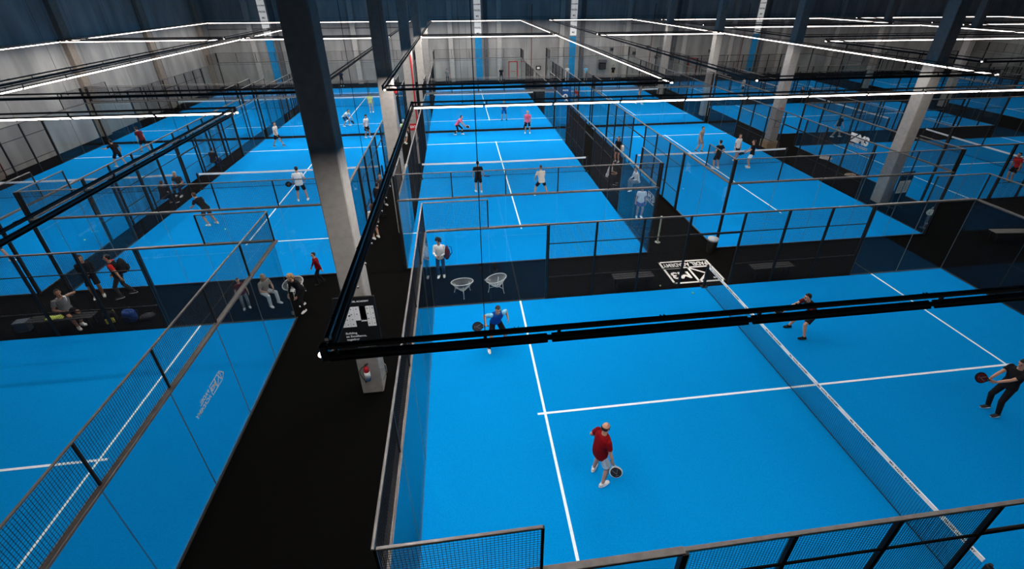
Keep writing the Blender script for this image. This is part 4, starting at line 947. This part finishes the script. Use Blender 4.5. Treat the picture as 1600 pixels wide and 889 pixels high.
def wall_box(name, label, cat, loc, rz, w, h, d, m, face=None):
    r = empty(name, label, cat, loc, rz)
    b = MB(); b.bbox((0, -d / 2, 0), (w, d, h), .012); link('case', b.mesh('case', m), r)
    b = MB(); b.bbox((0, -d - .006, 0), (w * .55, .012, h * .5), .004); link('front_plate', b.mesh('front_plate', face or M_white), r)
    return r
wall_box('wall_notice', 'small black framed notice on the back wall right of the red door', 'notice', (1.5, 51.6, 1.35), 0, .62, .50, .05, M_blackp)
wall_box('wall_notice', 'grey framed notice on the back wall left of the fourth banner', 'notice', (3.2, 51.6, 1.35), 0, .55, .42, .05, M_greyp, mat('dim_paper', (.2, .2, .2), .8))
wall_box('fire_cabinet', 'red and white hose cabinet on the left wall', 'cabinet', (-36.19, 18.9, 1.9), PI / 2, .85, .85, .22, mat('off_white_enamel', (.35, .34, .33), .5), M_blackp)
vm = empty('wall_fan', 'black machine mounted on the back wall at right of the fourth banner', 'machine', (9.7, 51.55, 1.6))
b = MB(); b.bbox((0, -.25, .45), (1.0, .5, .35), .03); link('upper_case', b.mesh('upper_case', M_greyp), vm)
b = MB(); b.bbox((0, -.22, -.15), (.85, .44, .70), .03); link('lower_case', b.mesh('lower_case', M_blackp), vm)
b = MB()
for k in range(6): b.box((0, -.447, -.38 + k * .09), (.7, .012, .02))
link('grille', b.mesh('grille', M_greyp), vm)
for i, (x, z) in enumerate(((10.8, 3.4), (13.8, 2.9), (15.5, 3.6), (24.0, 3.0), (16.8, 2.4))):
    wall_box('junction_box', 'small grey junction box on the back wall, ' + ('leftmost', 'second from left', 'third from left, highest', 'rightmost', 'fourth from left, lowest')[i] + ' of five', 'junction box', (x, 51.6, z), 0, .45, .40, .12, M_greyp, M_blackp)
for i, (x, y, rz) in enumerate(((.6, 51.5, 0), (15.9, 51.5, 0), (26.8, 51.5, 0), (28.2, 51.5, 0), (-36.1, 19.55, 0), (-36.1, 21.5, 0))):
    b = MB(); b.cyl((0, 0, 0), (0, 0, 8.5), .035, n=8)
    for z in (2, 4.5, 7): b.cyl((0, 0, z), (0, 0, z + .05), .05, n=8)
    tag(link('wall_pipe', b.mesh('wall_pipe', mat('dark_red_pipe', (.16, .025, .018), .6)), None, (x, y, 0)), ('dark red pipe up the back wall right of the red door', 'dark red pipe up the back wall near the junction boxes', 'dark red pipe at the back wall right, left of two close ones', 'dark red pipe at the back wall right, right of two close ones', 'dark red pipe left of the left wall door', 'dark red pipe right of the left wall door')[i], 'pipe')
for i, (z, x0, x1) in enumerate(((6.15, -36, -12), (6.3, 12, 40))):
    b = MB(); b.cyl((x0, 0, 0), (x1, 0, 0), .04, n=8); b.box(((x0 + x1) / 2, .06, 0), (.1, .14, .1))
    tag(link('wall_conduit', b.mesh('wall_conduit', M_greyp), None, (0, 51.45, z)), ('grey conduit run along the back wall at left', 'grey conduit run along the back wall at right')[i], 'pipe')
# ---------------------------------------------------------------- balls
BL = smooth((lambda b: (b.ell((0, 0, 0), (.033, .033, .033), None, 16, 12), b.mesh('padel_ball', M_ball))[1])(MB()))
for x, y, z, t in ((-7.05, 2.83, .045, 'lying left of the service line by the man in blue'), (-.62, 4.62, .045, 'near the far net post of the foreground court'), (-1.60, 5.25, .034, 'on the black floor edge just left of the floor emblem'),
                   (-19.9, 12.3, .045, 'behind the player in black stretching left'), (-14.9, 14.0, .045, 'near the mesh panel behind the big column'), (-25.7, 12.0, .045, 'on the left wall court near its dark post')):
    tag(link('padel_ball', BL, None, (x, y, z)), 'yellow ball ' + t, 'ball', 'yellow balls on the floors')
